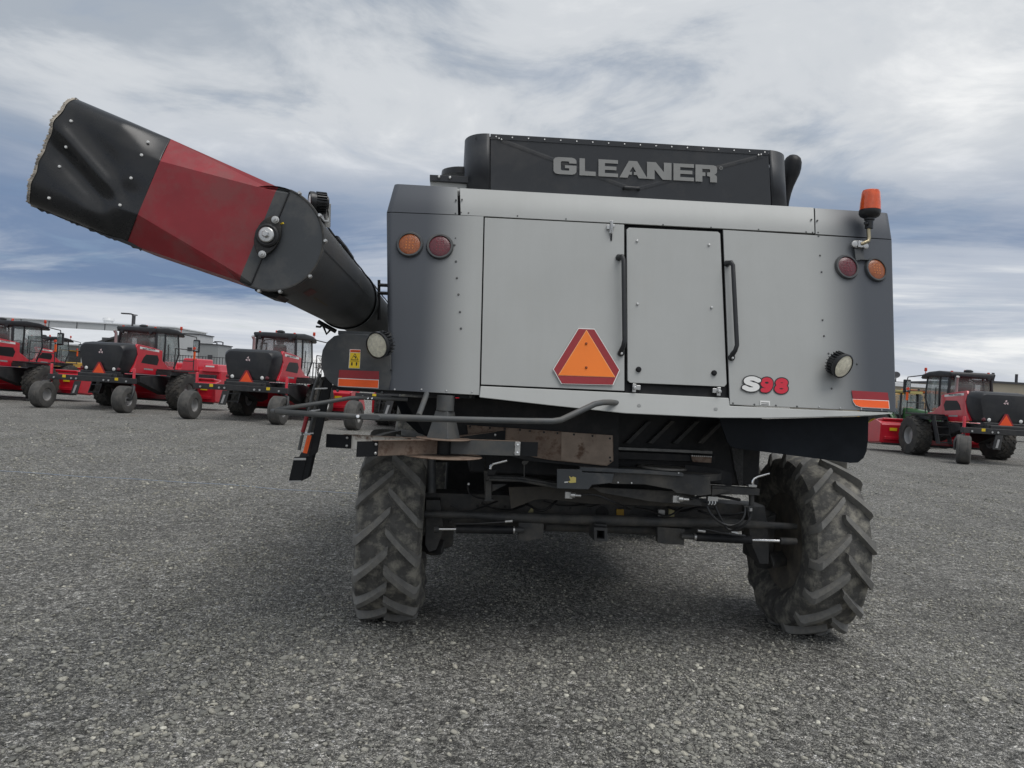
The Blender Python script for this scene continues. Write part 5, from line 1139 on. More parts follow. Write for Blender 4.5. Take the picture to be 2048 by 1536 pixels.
def quad(mb, a, b, c, d): mb.add([a, b, c, d], [(0, 1, 2, 3)]); return mb

def make_windrower():
    T = empty('windrower')
    # chassis
    mb = MB(); mb.box((0, 2.2, 1.22), (1.30, 3.9, 0.30)); mb.box((0, 0.55, 1.22), (1.5, 0.5, 0.34)); P_('chassis', mb, M_FRAMEB, T, bevel=0.02)
    mb = MB(); mb.box((0, 0.10, 1.16), (3.45, 0.22, 0.20)); ax = P_('rear_axle', mb, M_FRAMEB, T, bevel=0.015)
    for s in (-1, 1):
        for x in (0.55, 0.75, 1.45): 
            mb = MB(); mb.lathe([(0.035, 0), (0.035, 0.03), (0, 0.03)], (s * x, -0.01, 1.14), (0, -1, 0), 10); P_('axle_bolt', mb, M_STEEL, ax)
        mb = MB(); mb.box((s * 1.05, -0.015, 1.20), (0.13, 0.01, 0.10)); P_('axle_label', mb, M_YELLOW, ax)
        mb = MB(); mb.lathe([(0.05, 0.95), (0.05, 1.62), (0.035, 1.64), (0, 1.64)], (s * 1.66, 0.10, 0), (0, 0, 1), 14); cp = P_('caster_post', mb, M_MFRED, T, smooth=True)
        # fork arm curving down beside the wheel
        mb = MB(); mb.tube([(s * 1.66, 0.10, 1.02), (s * 1.66, 0.05, 0.98), (s * 1.82, -0.10, 0.95), (s * 1.90, -0.25, 0.75), (s * 1.89, -0.33, 0.50), (s * 1.74, -0.33, 0.49)], 0.05, 10); P_('caster_fork', mb, M_FRAMEB, T, smooth=True)
        big_tyre(0.42, 0.49, M_GREYT, T, (s * 1.62, -0.33, 0.49), 'caster_wheel', M_RIMG, tread='rib', rimr=0.22, side=s)
        # drive wheels
        big_tyre(0.62, 0.76, M_BTYRE, T, (s * 1.60, 3.45, 0.755), 'drive_wheel', M_RIMG, 20, 'block', 0.34, s)
        mb = MB(); mb.prism([(s * 0.66, 1.5, 1.35), (s * 0.66, 3.2, 1.35), (s * 0.66, 3.7, 1.30), (s * 0.66, 3.7, 0.7), (s * 0.66, 3.2, 0.6), (s * 0.66, 1.5, 1.1)], (s * 0.35, 0, 0)); P_('drive_leg', mb, M_FRAMEB, T, bevel=0.02)
        mb = MB(); mb.lathe([(0.16, 0), (0.16, 0.3), (0, 0.3)], (s * 1.0, 3.45, 0.76), (s, 0, 0), 16); P_('drive_hub', mb, M_FRAMEB, T, smooth=True)
        # platform, railing
        mb = MB(); mb.box((s * 1.30, 3.35, 1.62), (0.85, 1.5, 0.06)); pf = P_('platform', mb, M_FRAMEB, T, bevel=0.01)
        mb = MB(); mb.box((s * 1.25, 3.2, 1.50), (0.7, 1.3, 0.16)); P_('step_box', mb, M_FRAMEB, pf, bevel=0.01)
        for yy in (2.65, 4.05): mb = MB(); mb.tube([(s * 1.68, yy, 1.62), (s * 1.68, yy, 2.52)], 0.02, 8); P_('railing_post', mb, M_FRAMEB, pf)
        for zz in (2.05, 2.52): mb = MB(); mb.tube([(s * 1.68, 2.65, zz), (s * 1.68, 4.05, zz)], 0.018, 8); P_('railing', mb, M_FRAMEB, pf)
        mb = MB(); mb.box((s * 1.70, 4.05, 2.30), (0.08, 0.04, 0.32)); P_('reflector_strip', mb, M_TAPEO, pf)
        mb = MB(); mb.lathe([(0.06, 0), (0.06, 0.05), (0, 0.05)], (s * 1.70, 4.04, 2.60), (0, -1, 0), 12); P_('side_lamp', mb, M_OBEACON, pf)
    # hood
    secs = [section(0.50, 0.74, 0.64, 1.58, 2.36, 0.16, 0.12), section(0.52, 0.88, 0.74, 1.48, 2.46, 0.22, 0.14), section(0.62, 0.94, 0.80, 1.44, 2.53, 0.24, 0.14), section(1.05, 0.965, 0.86, 1.43, 2.58, 0.22, 0.1), section(1.35, 0.945, 0.88, 1.45, 2.56, 0.20, 0.1)]
    hd = P_('rear_hood', lofted(secs), M_HOODB, T, smooth=True)
    for k in range(3):
        a = R(90 + 120 * k); c = Vector((math.cos(a) * 0.055, 0.485, 2.20 + math.sin(a) * 0.055)); mb = MB()
        mb.prism([c + Vector((0.05 * math.cos(a + R(d)), 0, 0.05 * math.sin(a + R(d)))) for d in (90, 210, 330)], (0, 0.01, 0)); P_('emblem', mb, mat('emblem_white', (0.7, 0.55, 0.56), 0.4), hd)
    mb = MB(); mb.box((0, 0.56, 1.38), (1.55, 0.22, 0.18)); P_('rear_bumper', mb, M_HOODB, T, bevel=0.03)
    for s in (-1, 1):
        for x, m_ in ((0.62, M_REDLENS), (0.44, M_WHITE)):
            mb = MB(); mb.lathe([(0.065, 0), (0.065, 0.04), (0.05, 0.05), (0, 0.055)], (s * (x + 0.12), 0.54, 1.56), (0, -1, 0), 16); P_('rear_lamp', mb, m_, T, smooth=True)
    mb = MB(); mb.prism([(-0.29, 0.44, 1.27), (0.29, 0.44, 1.27), (0.32, 0.44, 1.32), (0.05, 0.44, 1.80), (-0.05, 0.44, 1.80), (-0.32, 0.44, 1.32)], (0, 0.012, 0)); sg = P_('slow_vehicle_sign', mb, M_TAPER, T)
    mb = MB(); mb.prism([(-0.27, 0.436, 1.32), (0.27, 0.436, 1.32), (0, 0.436, 1.76)], (0, 0.003, 0)); P_('sign_triangle', mb, mat('far_sign_orange', (0.95, 0.10, 0.02), 0.5), sg)
    # red side bodywork
    for s in (-1, 1):
        prof = [(0.98, 1.48), (1.40, 1.44), (2.6, 1.40), (3.05, 1.44), (3.15, 1.75), (2.95, 2.05), (2.95, 2.40), (2.4, 2.48), (1.30, 2.575), (1.20, 2.45), (1.32, 2.15), (1.20, 1.80)]
        mb = MB(); mb.prism([(s * 0.955, y, z) for y, z in prof], (-s * 0.10, 0, 0)); sd = P_('side_panel', mb, M_MFRED, T, bevel=0.02)
        w = [(1.55, 1.86), (2.62, 1.80), (2.72, 2.02), (2.60, 2.20), (1.85, 2.20), (1.68, 2.06)]
        mb = MB(); mb.prism([(s * 0.962, y, z) for y, z in w], (-s * 0.03, 0, 0)); P_('side_vent', mb, M_DARKGL, sd, bevel=0.006)
        mb = MB(); mb.prism([(s * 0.9585, y, z) for y, z in ((1.42, 2.40), (2.7, 2.33), (2.7, 2.41), (1.42, 2.49))], (-s * 0.002, 0, 0)); P_('name_strip', mb, M_WHITE, sd)
        text_obj('MASSEY FERGUSON', (s * 0.962, 2.0, 2.41), 0.085, M_INK, 'name_letters', sd, (0, s, 0), (0, 0, 1), 0.02, 1.1)
        mb = MB(); mb.prism([(s * 0.958, y, z) for y, z in ((1.75, 1.60), (2.35, 1.58), (2.35, 1.64), (1.75, 1.66))], (-s * 0.002, 0, 0)); P_('model_strip', mb, M_RIMG, sd)
        mb = MB(); mb.prism([(s * 0.94, y, z) for y, z in ((3.0, 1.46), (3.9, 1.60), (3.9, 1.68), (3.45, 1.74), (3.1, 1.95), (2.97, 2.0))], (-s * 0.2, 0, 0)); P_('cab_skirt', mb, M_MFRED, T, bevel=0.02)
    mb = MB(); mb.prism([(-0.90, 1.3, 2.55), (0.90, 1.3, 2.55), (0.88, 2.9, 2.42), (-0.88, 2.9, 2.42)], (0, 0, -0.05)); P_('hood_top', mb, M_MFRED, T, bevel=0.03)
    # cab
    y0, y1, z0, z1 = 2.70, 4.15, 1.60, 3.14
    mb = MB(); mb.box((0, 3.4, 1.65), (1.5, 1.6, 0.12)); cabf = P_('cab_floor', mb, M_FRAMEB, T, bevel=0.02)
    for s in (-1, 1):
        mb = MB(); mb.tube([(s * 0.80, y0, 1.65), (s * 0.83, y0 - 0.03, 2.4), (s * 0.78, y0 + 0.02, z1)], 0.055, 8); P_('cab_pillar', mb, M_HOODB, T, smooth=True)
        mb = MB(); mb.tube([(s * 0.74, 4.15, 1.7), (s * 0.82, 4.35, 2.3), (s * 0.80, 4.25, z1)], 0.035, 8); P_('cab_pillar', mb, M_HOODB, T, smooth=True)
        mb = MB(); mb.tube([(s * 0.82, 3.25, 1.68), (s * 0.87, 3.22, 2.4), (s * 0.82, 3.3, z1)], 0.04, 8); P_('cab_pillar', mb, M_HOODB, T, smooth=True)
        mb = MB(); mb.grid([[(s * 0.80, y0 + 0.05, 2.42), (s * 0.86, 3.22, 2.42)], [(s * 0.77, y0 + 0.05, 3.12), (s * 0.81, 3.28, 3.12)]]); P_('quarter_glass', mb, M_GLASS, T, solid=0.012)
        mb = MB(); mb.grid([[(s * 0.80, 3.28, 1.78), (s * 0.74, 4.10, 1.82)], [(s * 0.87, 3.26, 2.4), (s * 0.82, 4.30, 2.4)], [(s * 0.82, 3.32, 3.12), (s * 0.80, 4.22, 3.12)]]); dr = P_('cab_door', mb, M_SIDEGL, T, smooth=True, solid=0.012)
        mb = MB(); mb.tube([(s * 0.89, 3.45, 2.0), (s * 0.91, 3.42, 2.7)], 0.018, 6); P_('door_handle', mb, M_FRAMEB, dr)
        mb = MB(); mb.tube([(s * 0.75, 4.5, 3.22), (s * 1.15, 4.65, 3.14), (s * 1.40, 4.65, 3.10), (s * 1.42, 4.65, 3.0)], 0.022, 8); ma = P_('mirror_arm', mb, M_FRAMEB, T, smooth=True)
        mb = MB(); mb.box((s * 1.42, 4.66, 2.72), (0.30, 0.10, 0.55)); mm_ = P_('mirror', mb, M_HOODB, ma, bevel=0.04); mb = MB(); mb.box((s * 1.42, 4.605, 2.72), (0.22, 0.01, 0.42)); P_('mirror_glass', mb, M_MIRROR, ma)
        mb = MB(); mb.lathe([(0.03, 0), (0.03, 0.02), (0.015, 0.03), (0.015, 0.10), (0.05, 0.11), (0.055, 0.12), (0.05, 0.24), (0.03, 0.25), (0, 0.25)], (s * 0.80, 4.45, 3.26), (0, 0, 1), 14); P_('beacon', mb, M_OBEACON, T, smooth=True)
        mb = MB(); mb.lathe([(0.045, 0), (0.045, 0.04), (0, 0.05)], (s * 0.70, y0 + 0.05, 3.31), (0, 0, 1), 12); P_('roof_lamp', mb, M_OBEACON, T, smooth=True)
        mb = MB(); mb.lathe([(0.07, 0), (0.085, 0.05), (0.075, 0.09), (0, 0.1)], (s * 0.62, y0 - 0.06, 3.10), (0, -1, 0), 14); P_('work_lamp', mb, M_HOODB, T, smooth=True)
    mb = MB(); mb.grid([[(-0.80, y0, 2.44), (0, y0 - 0.08, 2.44), (0.80, y0, 2.44)], [(-0.77, y0 + 0.02, 3.12), (0, y0 - 0.05, 3.12), (0.77, y0 + 0.02, 3.12)]]); P_('rear_glass', mb, M_GLASS, T, smooth=True, solid=0.012)
    mb = MB(); mb.grid([[(-0.72, 4.15, 1.75), (0, 4.35, 1.75), (0.72, 4.15, 1.75)], [(-0.80, 4.36, 2.4), (0, 4.60, 2.4), (0.80, 4.36, 2.4)], [(-0.78, 4.25, 3.12), (0, 4.5, 3.12), (0.78, 4.25, 3.12)]]); P_('windscreen', mb, M_SIDEGL, T, smooth=True, solid=0.012)
    rs = []
    for y, hw, za, zb_ in ((2.55, 0.80, 3.12, 3.24), (2.60, 0.88, 3.10, 3.30), (3.3, 0.92, 3.12, 3.36), (4.0, 0.93, 3.14, 3.33), (4.5, 0.90, 3.10, 3.24), (4.78, 0.80, 3.06, 3.14)): rs.append(section(y, hw, hw - 0.03, za, zb_, 0.05, 0.03, 0, 3))
    P_('cab_roof', lofted(rs), M_HOODB, T, smooth=True)
    mb = MB(); mb.lathe([(0.16, 0), (0.16, 0.05), (0.08, 0.09), (0, 0.09)], (0.05, 2.95, 3.345), (0, 0, 1), 14); P_('antenna', mb, M_FRAMEB, T, smooth=True)
    # seat, operator console in the cab
    mb = MB(); mb.box((0, 3.35, 2.05), (0.55, 0.5, 0.16)); mb.box((0, 3.10, 2.50), (0.52, 0.16, 0.75), Matrix.Rotation(R(8), 3, 'X')); mb.box((0, 3.06, 2.98), (0.3, 0.12, 0.2)); P_('seat', mb, M_FRAMEB, T, bevel=0.05)
    mb = MB(); mb.tube([(0, 4.0, 1.7), (0, 3.85, 2.4)], 0.06, 8); mb.lathe([(0.2, 0), (0.22, 0.02), (0.2, 0.04)], (0, 3.82, 2.45), (0, -0.4, 1), 18, cap=False); P_('steering_column', mb, M_FRAMEB, T, smooth=True)
    # exhaust beside the cab on the left
    mb = MB(); mb.tube([(-0.72, 2.35, 2.4), (-0.72, 2.35, 3.0), (-0.74, 2.25, 3.12)], 0.06, 10); P_('exhaust', mb, M_RIMG, T, smooth=True)
    # access ladder on the left
    lad = []
    mb = MB(); mb.prism([(-1.45, 2.35, 1.60), (-1.45, 2.62, 1.60), (-1.45, 2.15, 0.55), (-1.45, 1.90, 0.55)], (-0.03, 0, 0)); la = P_('ladder', mb, M_FRAMEB, T)
    mb = MB(); mb.prism([(-1.00, 2.35, 1.60), (-1.00, 2.62, 1.60), (-1.00, 2.15, 0.55), (-1.00, 1.90, 0.55)], (-0.03, 0, 0)); P_('ladder_side', mb, M_FRAMEB, la)
    for k in range(4): mb = MB(); mb.box((-1.22, 2.05 + 0.125 * k, 0.60 + 0.29 * k), (0.44, 0.24, 0.04)); P_('tread', mb, M_FRAMEB, la)
    mb = MB(); mb.prism([(-0.62, -0.02, 1.05), (-0.36, -0.02, 1.05), (-0.46, -0.06, 0.55), (-0.72, -0.06, 0.55)], (0, 0.03, 0)); fp = P_('rear_flap', mb, M_FRAMEB, T); mb = MB(); mb.prism([(-0.56, -0.045, 0.90), (-0.48, -0.045, 0.90), (-0.56, -0.07, 0.60), (-0.64, -0.07, 0.60)], (0, 0.01, 0)); P_('flap_label', mb, M_RIMG, fp)
    # header in front of the drive wheels
    hp = [(4.55, 0.35), (4.55, 1.10), (4.75, 1.25), (5.3, 1.15), (5.8, 0.75), (5.9, 0.35), (5.4, 0.28)]
    mb = MB(); mb.prism([(-2.45, y, z) for y, z in hp], (4.9, 0, 0)); he = P_('mowing_header', mb, M_MFRED, T, bevel=0.03)
    mb = MB(); mb.box((0, 4.52, 0.55), (4.6, 0.08, 0.12)); P_('header_beam', mb, M_MFRED, he, bevel=0.01)
    mb = MB(); mb.box((0, 4.56, 0.32), (4.7, 0.2, 0.08)); P_('header_skid', mb, M_FRAMEB, he)
    for s in (-1, 1):
        mb = MB(); mb.prism([(s * 2.46, y, z) for y, z in ((4.45, 0.40), (4.40, 1.15), (4.9, 1.30), (6.0, 0.95), (6.35, 0.45), (6.0, 0.30))], (s * 0.06, 0, 0)); P_('header_end', mb, M_MFRED, he, bevel=0.015)
        mb = MB(); mb.box((s * 1.95, 4.505, 0.92), (0.30, 0.01, 0.12)); P_('header_label', mb, M_YELLOW, he)
        mb = MB(); mb.prism([(s * 0.5, 4.7, 1.26), (s * 2.3, 4.7, 1.26), (s * 2.3, 5.3, 1.20), (s * 0.5, 5.3, 1.20)], (0, 0, 0.12)); P_('header_cover', mb, M_MFRED, he, bevel=0.05)
    mb = MB(); mb.tube([(-0.5, 3.9, 1.1), (-0.6, 4.7, 0.9)], 0.07, 8); mb.tube([(0.5, 3.9, 1.1), (0.6, 4.7, 0.9)], 0.07, 8); P_('lift_arm', mb, M_FRAMEB, T)
    return T
GW = 'red windrowers parked in the yard'
proto = make_windrower()
def rear_of(px, py, a, far=3.45):
    """root of a windrower whose drive axle stands over that ground pixel"""
    g_ = ground(px, py); return g_.x + far * math.sin(R(a)), g_.y - far * math.cos(R(a)), a
m2, m3, m5 = ground(290, 816), ground(560, 836), ground(1910, 914)
def stand(x, y, a): return x + 3.45 * math.sin(R(a)), y - 3.45 * math.cos(R(a)), a
spots = [stand(m2.x - 6.4, m2.y + 0.9, -8) + ('red windrower with black hood cut off by the left picture edge',),
         rear_of(290, 816, -7) + ('red windrower with black hood, whole in view on the left',),
         rear_of(560, 836, -7) + ('red windrower below the auger spout, just left of the side ladder',),
         stand(m3.x + 5.9, m3.y - 0.9, -7) + ('red windrower almost hidden behind the combine harvester',),
         rear_of(1910, 914, -1) + ('red windrower at the right picture edge',),
         stand(-31.3, 50.5, -9) + ('red windrower in the second row, glimpsed behind the two leftmost windrowers',)]
for i, (x, y, a, lab) in enumerate(spots):
    o = proto if i == 0 else copy_tree(proto); o.location = (x, y, 0); o.rotation_euler = (0, 0, R(a)); tag(o, lab, 'windrower', GW)
    if i == 4:          # its casters stand turned
        for ch in KIDS(o):
            if ch.name.startswith(('caster_wheel', 'caster_fork')):
                sx = -1 if (ch.location.x if ch.name.startswith('caster_wheel') else ch.data.vertices[0].co.x) < 0 else 1
                pv = Matrix.Translation((sx * 1.66, 0.10, 0)) @ Matrix.Rotation(R(-32), 4, 'Z') @ Matrix.Translation((-sx * 1.66, -0.10, 0))
                ch.matrix_local = pv @ ch.matrix_local

# ================================================================== red implement behind the windrowers
def implement():
    b = depth(398, 727, 41); T = empty('hay_implement', (b.x, b.y, 0), R(-10))
    mb = MB(); mb.box((0, 0, 1.25), (3.6, 1.6, 1.0)); P_('body', mb, M_MFRED, T, bevel=0.1)
    for x in (-1.25, 0.0, 1.25):
        mb = MB(); mb.prism([(x - 0.55, -0.9, 1.6), (x + 0.55, -0.9, 1.6), (x + 0.42, -0.8, 2.30 if x == 0 else 2.05), (x - 0.42, -0.8, 2.30 if x == 0 else 2.05)], (0, 1.5, 0)); P_('cover', mb, M_MFRED, T, bevel=0.08)
    mb = MB(); mb.box((0, -0.4, 0.55), (3.2, 0.2, 0.2)); P_('axle', mb, M_FRAMEB, T)
    mb = MB(); mb.box((0.2, -0.92, 1.35), (2.8, 0.25, 0.25)); P_('frame', mb, M_FRAMEB, T, bevel=0.02)
    for s in (-1, 1): big_tyre(0.3, 0.55, M_BTYRE, T, (s * 1.5, -0.4, 0.55), 'wheel', M_RIMG, tread='rib', side=s)
    mb = MB(); mb.box((1.25, -0.93, 1.92), (0.5, 0.01, 0.08)); P_('name_strip', mb, M_WHITE, T)
    tag(T, 'red hay implement with three sloped covers behind the windrowers', 'implement')
implement()

# ================================================================== far buildings on the left
def wall_mat(name, c, rib=2.0):
    m = mat(name, c, 0.6, 0, 0.05, 0.3); nt = m.node_tree; N = nt.nodes; Lk = nt.links
    w = N.new('ShaderNodeTexWave'); w.inputs['Scale'].default_value = rib; w.bands_direction = 'X'; tc = N.new('ShaderNodeTexCoord'); Lk.new(tc.outputs['Object'], w.inputs[0])
    b = N.new('ShaderNodeBump'); b.inputs['Strength'].default_value = 0.4; b.inputs['Distance'].default_value = 0.03; Lk.new(w.outputs[0], b.inputs['Height']); Lk.new(b.outputs[0], N['Principled BSDF'].inputs['Normal']); return m
M_WALLG = wall_mat('grey_cladding', (0.30, 0.31, 0.31)); M_WALLD = wall_mat('dark_cladding', (0.10, 0.105, 0.11)); M_ROOFW = mat('white_roof_sheet', (0.74, 0.75, 0.76), 0.4, 0.1, 0.04, 0.5)
M_TAN = wall_mat('tan_cladding', (0.36, 0.32, 0.25)); M_TRIM = mat('dark_trim', (0.05, 0.05, 0.055), 0.5); M_WIN = mat('far_window', (0.03, 0.035, 0.04), 0.1, coat=0.5); M_PALE = wall_mat('pale_cladding', (0.58, 0.59, 0.59))
def at(px, py, d): return depth(px, py, d)
def building(name, label, pxl, pxr, y_top, d, deep, wm, rm, parts):
    l = at(pxl, 740, d); r = at(pxr, 740, d); T = empty(name, ((l.x + r.x) / 2, d, 0)); w = r.x - l.x
    ht = at((pxl + pxr) / 2, y_top, d).z
    mb = MB(); mb.box((0, deep / 2, ht / 2), (w, deep, ht)); P_('wall', mb, wm, T)
    parts(T, w, ht, deep); tag(T, label, 'building'); return T
def warehouse_parts(T, w, h, dp):
    mb = MB(); mb.box((0, dp / 2, h + 0.06), (w + 0.3, dp + 0.3, 0.12)); P_('roof_edge', mb, M_ROOFW, T)
    for k in range(9): mb = MB(); mb.box((-w / 2 + w * (k + 0.5) / 9, -0.03, h * 0.55), (0.06, 0.05, h * 0.9)); P_('panel_joint', mb, M_TRIM, T)
    for px in (180,):
        x = at(px, 640, 88).x - T.location.x; mb = MB(); mb.lathe([(0.55, 0), (0.55, 0.5), (0.7, 0.55), (0.6, 0.85), (0, 1.0)], (x, 4, h + 0.1), (0, 0, 1), 16); P_('roof_vent', mb, M_ROOFW, T, smooth=True)
    x = at(234, 640, 88).x - T.location.x; mb = MB(); mb.tube([(x, 4, h), (x, 4, h + 1.4)], 0.14, 8); mb.box((x, 4, h + 1.5), (0.5, 0.5, 0.12)); P_('flue', mb, M_TRIM, T)
building('warehouse', 'long grey flat-roofed warehouse behind the windrowers on the left', -160, 345, 641, 88, 9, M_PALE, M_ROOFW, warehouse_parts)
def shed_parts(T, w, h, dp):
    mb = MB(); mb.prism([(-w / 2 - 0.3, -0.6, h - 0.15), (-w / 2 - 0.3, 6.5, h + 1.75), (w / 2 + 0.3, 6.5, h + 1.75), (w / 2 + 0.3, -0.6, h - 0.15)], (0, 0, 0.14)); P_('roof', mb, M_ROOFW, T)
    for k in range(7): mb = MB(); mb.box((-w / 2 + w * (k + 0.5) / 7, -0.03, h * 0.45), (2.2, 0.05, h * 0.7)); P_('roller_door', mb, M_WALLD if k % 3 == 1 else M_PALE, T)
building('workshop_shed', 'workshop shed with white sloping roof in front of the grey warehouse', -90, 250, 684, 78, 8, M_WALLG, M_ROOFW, shed_parts)
def porch_parts(T, w, h, dp):
    mb = MB(); mb.prism([(-w / 2 - 0.5, -0.5, h - 0.75), (w / 2 + 0.3, -0.5, h + 0.55), (w / 2 + 0.3, -0.5, h + 0.75), (-w / 2 - 0.5, -0.5, h - 0.55)], (0, dp, 0)); P_('roof', mb, M_TRIM, T)
    mb = MB(); mb.box((0.3, -0.04, h * 0.45), (w * 0.6, 0.06, h * 0.8)); P_('doorway', mb, M_INK, T)
building('entrance_porch', 'dark lean-to porch beside the white-roofed shed', 200, 258, 676, 74, 5, M_WALLD, M_TRIM, porch_parts)
def block_parts(T, w, h, dp):
    mb = MB(); mb.box((0, dp / 2, h + 0.05), (w + 0.2, dp + 0.2, 0.10)); P_('roof_edge', mb, M_TRIM, T)
    mb = MB(); mb.box((w * 0.1, -0.04, h * 0.7), (0.5, 0.06, 0.4)); P_('vent', mb, M_TRIM, T)
building('grey_block', 'plain grey metal block right of the warehouse', 352, 394, 668, 84, 4, M_PALE, M_TRIM, block_parts)
building('low_block', 'low grey annexe beside the plain metal block', 396, 434, 689, 84, 4, M_WALLG, M_TRIM, block_parts)
building('tan_workshop', 'low tan workshop with dark windows at the right edge', 1965, 2110, 769, 110, 20, M_TAN, M_TRIM, lambda T, w, h, dp: [P_('roof_edge', MB().box((0, dp / 2, h + 0.15), (w + 0.6, dp + 0.6, 0.3)), M_TRIM, T)] + [P_('window', MB().box((-w / 2 + w * (k + 0.5) / 4, -0.04, h * 0.52), (w * 0.11, 0.08, h * 0.28)), M_WIN, T) for k in range(4)] + [P_('flue', MB().tube([(x, 2, h), (x, 2, h + 1.6)], 0.2, 8), M_TRIM, T) for x in (-w * 0.23, w * 0.1)])
building('pale_depot', 'pale white-roofed depot behind the yellow school bus', 1690, 1905, 772, 105, 20, M_TAN, M_ROOFW, lambda T, w, h, dp: [P_('roof', MB().box((0, dp / 2, h + 0.2), (w + 0.8, dp + 0.8, 0.5)), M_ROOFW, T)] + [P_('window', MB().box((-w / 2 + w * (k + 0.5) / 8, -0.04, h * 0.5), (w * 0.06, 0.08, h * 0.25)), M_WIN, T) for k in range(8)])
# satellite dish on the depot
c = at(1806, 760, 105); T = empty('satellite_dish', (c.x, 107, at(1806, 768, 105).z + 0.3)); mb = MB(); mb.lathe([(0, 0.14), (0.28, 0.07), (0.52, -0.05), (0.55, -0.05)], (0, 0, 1.0), (0.35, 0.7, -0.5), 20, cap=False); P_('dish', mb, M_TRIM, T, smooth=True, solid=0.03); mb = MB(); mb.tube([(0, 0, 0), (0, 0, 1.0)], 0.08, 8); mb.box((0, 0, 0.02), (2.0, 0.4, 0.1)); P_('mast', mb, M_TRIM, T); tag(T, 'small satellite dish on the roof of the pale depot', 'dish')
# light poles
def light_pole(px, ytop, d, arm, lab, h=None):
    p = at(px, ytop, d); T = empty('light_pole', (p.x, d, 0)); h = p.z
    mb = MB(); mb.tube([(0, 0, 0), (0, 0, h)], [0.12, 0.08], 8); P_('pole', mb, M_TRIM, T, smooth=True)
    mb = MB(); mb.tube([(0, 0, h - 0.05), (-arm * 0.5, 0, h)], 0.05, 6); P_('arm', mb, M_TRIM, T); mb = MB(); mb.box((-arm * 0.75, 0, h), (0.9, 0.35, 0.12)); P_('lamp_head', mb, M_TRIM, T, bevel=0.02); tag(T, lab, 'light pole', 'yard light poles')
light_pole(266, 628, 70, 0.8, 'dark light pole rising in front of the grey warehouse'); light_pole(446, 684, 95, 0.8, 'slim light pole right of the low grey annexe'); light_pole(434, 685, 100, 0.8, 'slim light pole beside the low grey annexe, left of its pair')
# bare trees
def bare_tree(px, ytop, d, lab, seed):
    rg = random.Random(seed); p = at(px, ytop, d); T = empty('bare_tree', (p.x, d, 0)); H = max(p.z, 2.0); tr = MB(); cr_ = MB()
    def grow(p0, dr, ln, r, lv):
        p1 = p0 + dr * ln; (tr if lv < 2 else cr_).tube([p0, p0.lerp(p1, 0.5) + Vector((rg.uniform(-.06, .06), rg.uniform(-.06, .06), 0)) * ln, p1], [r, r * 0.8, r * 0.6], 5 if lv < 2 else 3, caps=False)
        if lv >= 5: return
        for _ in range(3 if lv < 4 else 4):
            d2 = (dr + Vector((rg.uniform(-.8, .8), rg.uniform(-.8, .8), rg.uniform(-.15, .55)))).normalized(); grow(p0.lerp(p1, rg.uniform(0.55, 1.0)), d2, ln * rg.uniform(0.58, 0.8), r * 0.55, lv + 1)
    grow(Vector((0, 0, 0)), Vector((0, 0, 1)), H * 0.33, H * 0.028, 0); m_ = mat('bark', (0.10, 0.085, 0.07), 0.9)
    tr.build('trunk', m_, T); c_ = cr_.build('crown', m_, T); c_['kind'] = 'stuff'; tag(T, lab, 'tree', 'bare trees on the skyline')
bare_tree(410, 676, 130, 'bare tree just right of the plain metal block', 1); bare_tree(462, 690, 125, 'bare tree above the fence, nearest the slim light poles', 2); bare_tree(482, 694, 128, 'bare tree left of the windrower that stands below the spout', 3); bare_tree(655, 694, 120, 'bare tree glimpsed between the windrower cab and the side shield', 4); bare_tree(640, 700, 122, 'smaller bare tree beside the windrower cab left of the ladder', 5)
# fence behind
def fence(pxa, pxb, d, lab, h=1.9):
    a, b = at(pxa, 740, d), at(pxb, 740, d); T = empty('yard_fence', (a.x, d, 0)); w = b.x - a.x; n = max(2, int(w / 3))
    for k in range(n + 1): mb = MB(); mb.tube([(w * k / n, 0, 0), (w * k / n, 0, h)], 0.05, 6); P_('fence_post', mb, M_TRIM, T)
    for z in (0.3, h * 0.5, h - 0.05): mb = MB(); mb.tube([(0, 0, z), (w, 0, z)], 0.03, 6); P_('fence_rail', mb, M_TRIM, T)
    mb = MB()
    for k in range(int(w / 0.25)): mb.box((0.25 * k, 0, h * 0.5), (0.05, 0.02, h))
    o = P_('fence_mesh', mb, M_TRIM, T); o['kind'] = 'stuff'; tag(T, lab, 'fence')
fence(330, 700, 66, 'dark yard fence beyond the windrowers on the left', 2.9)

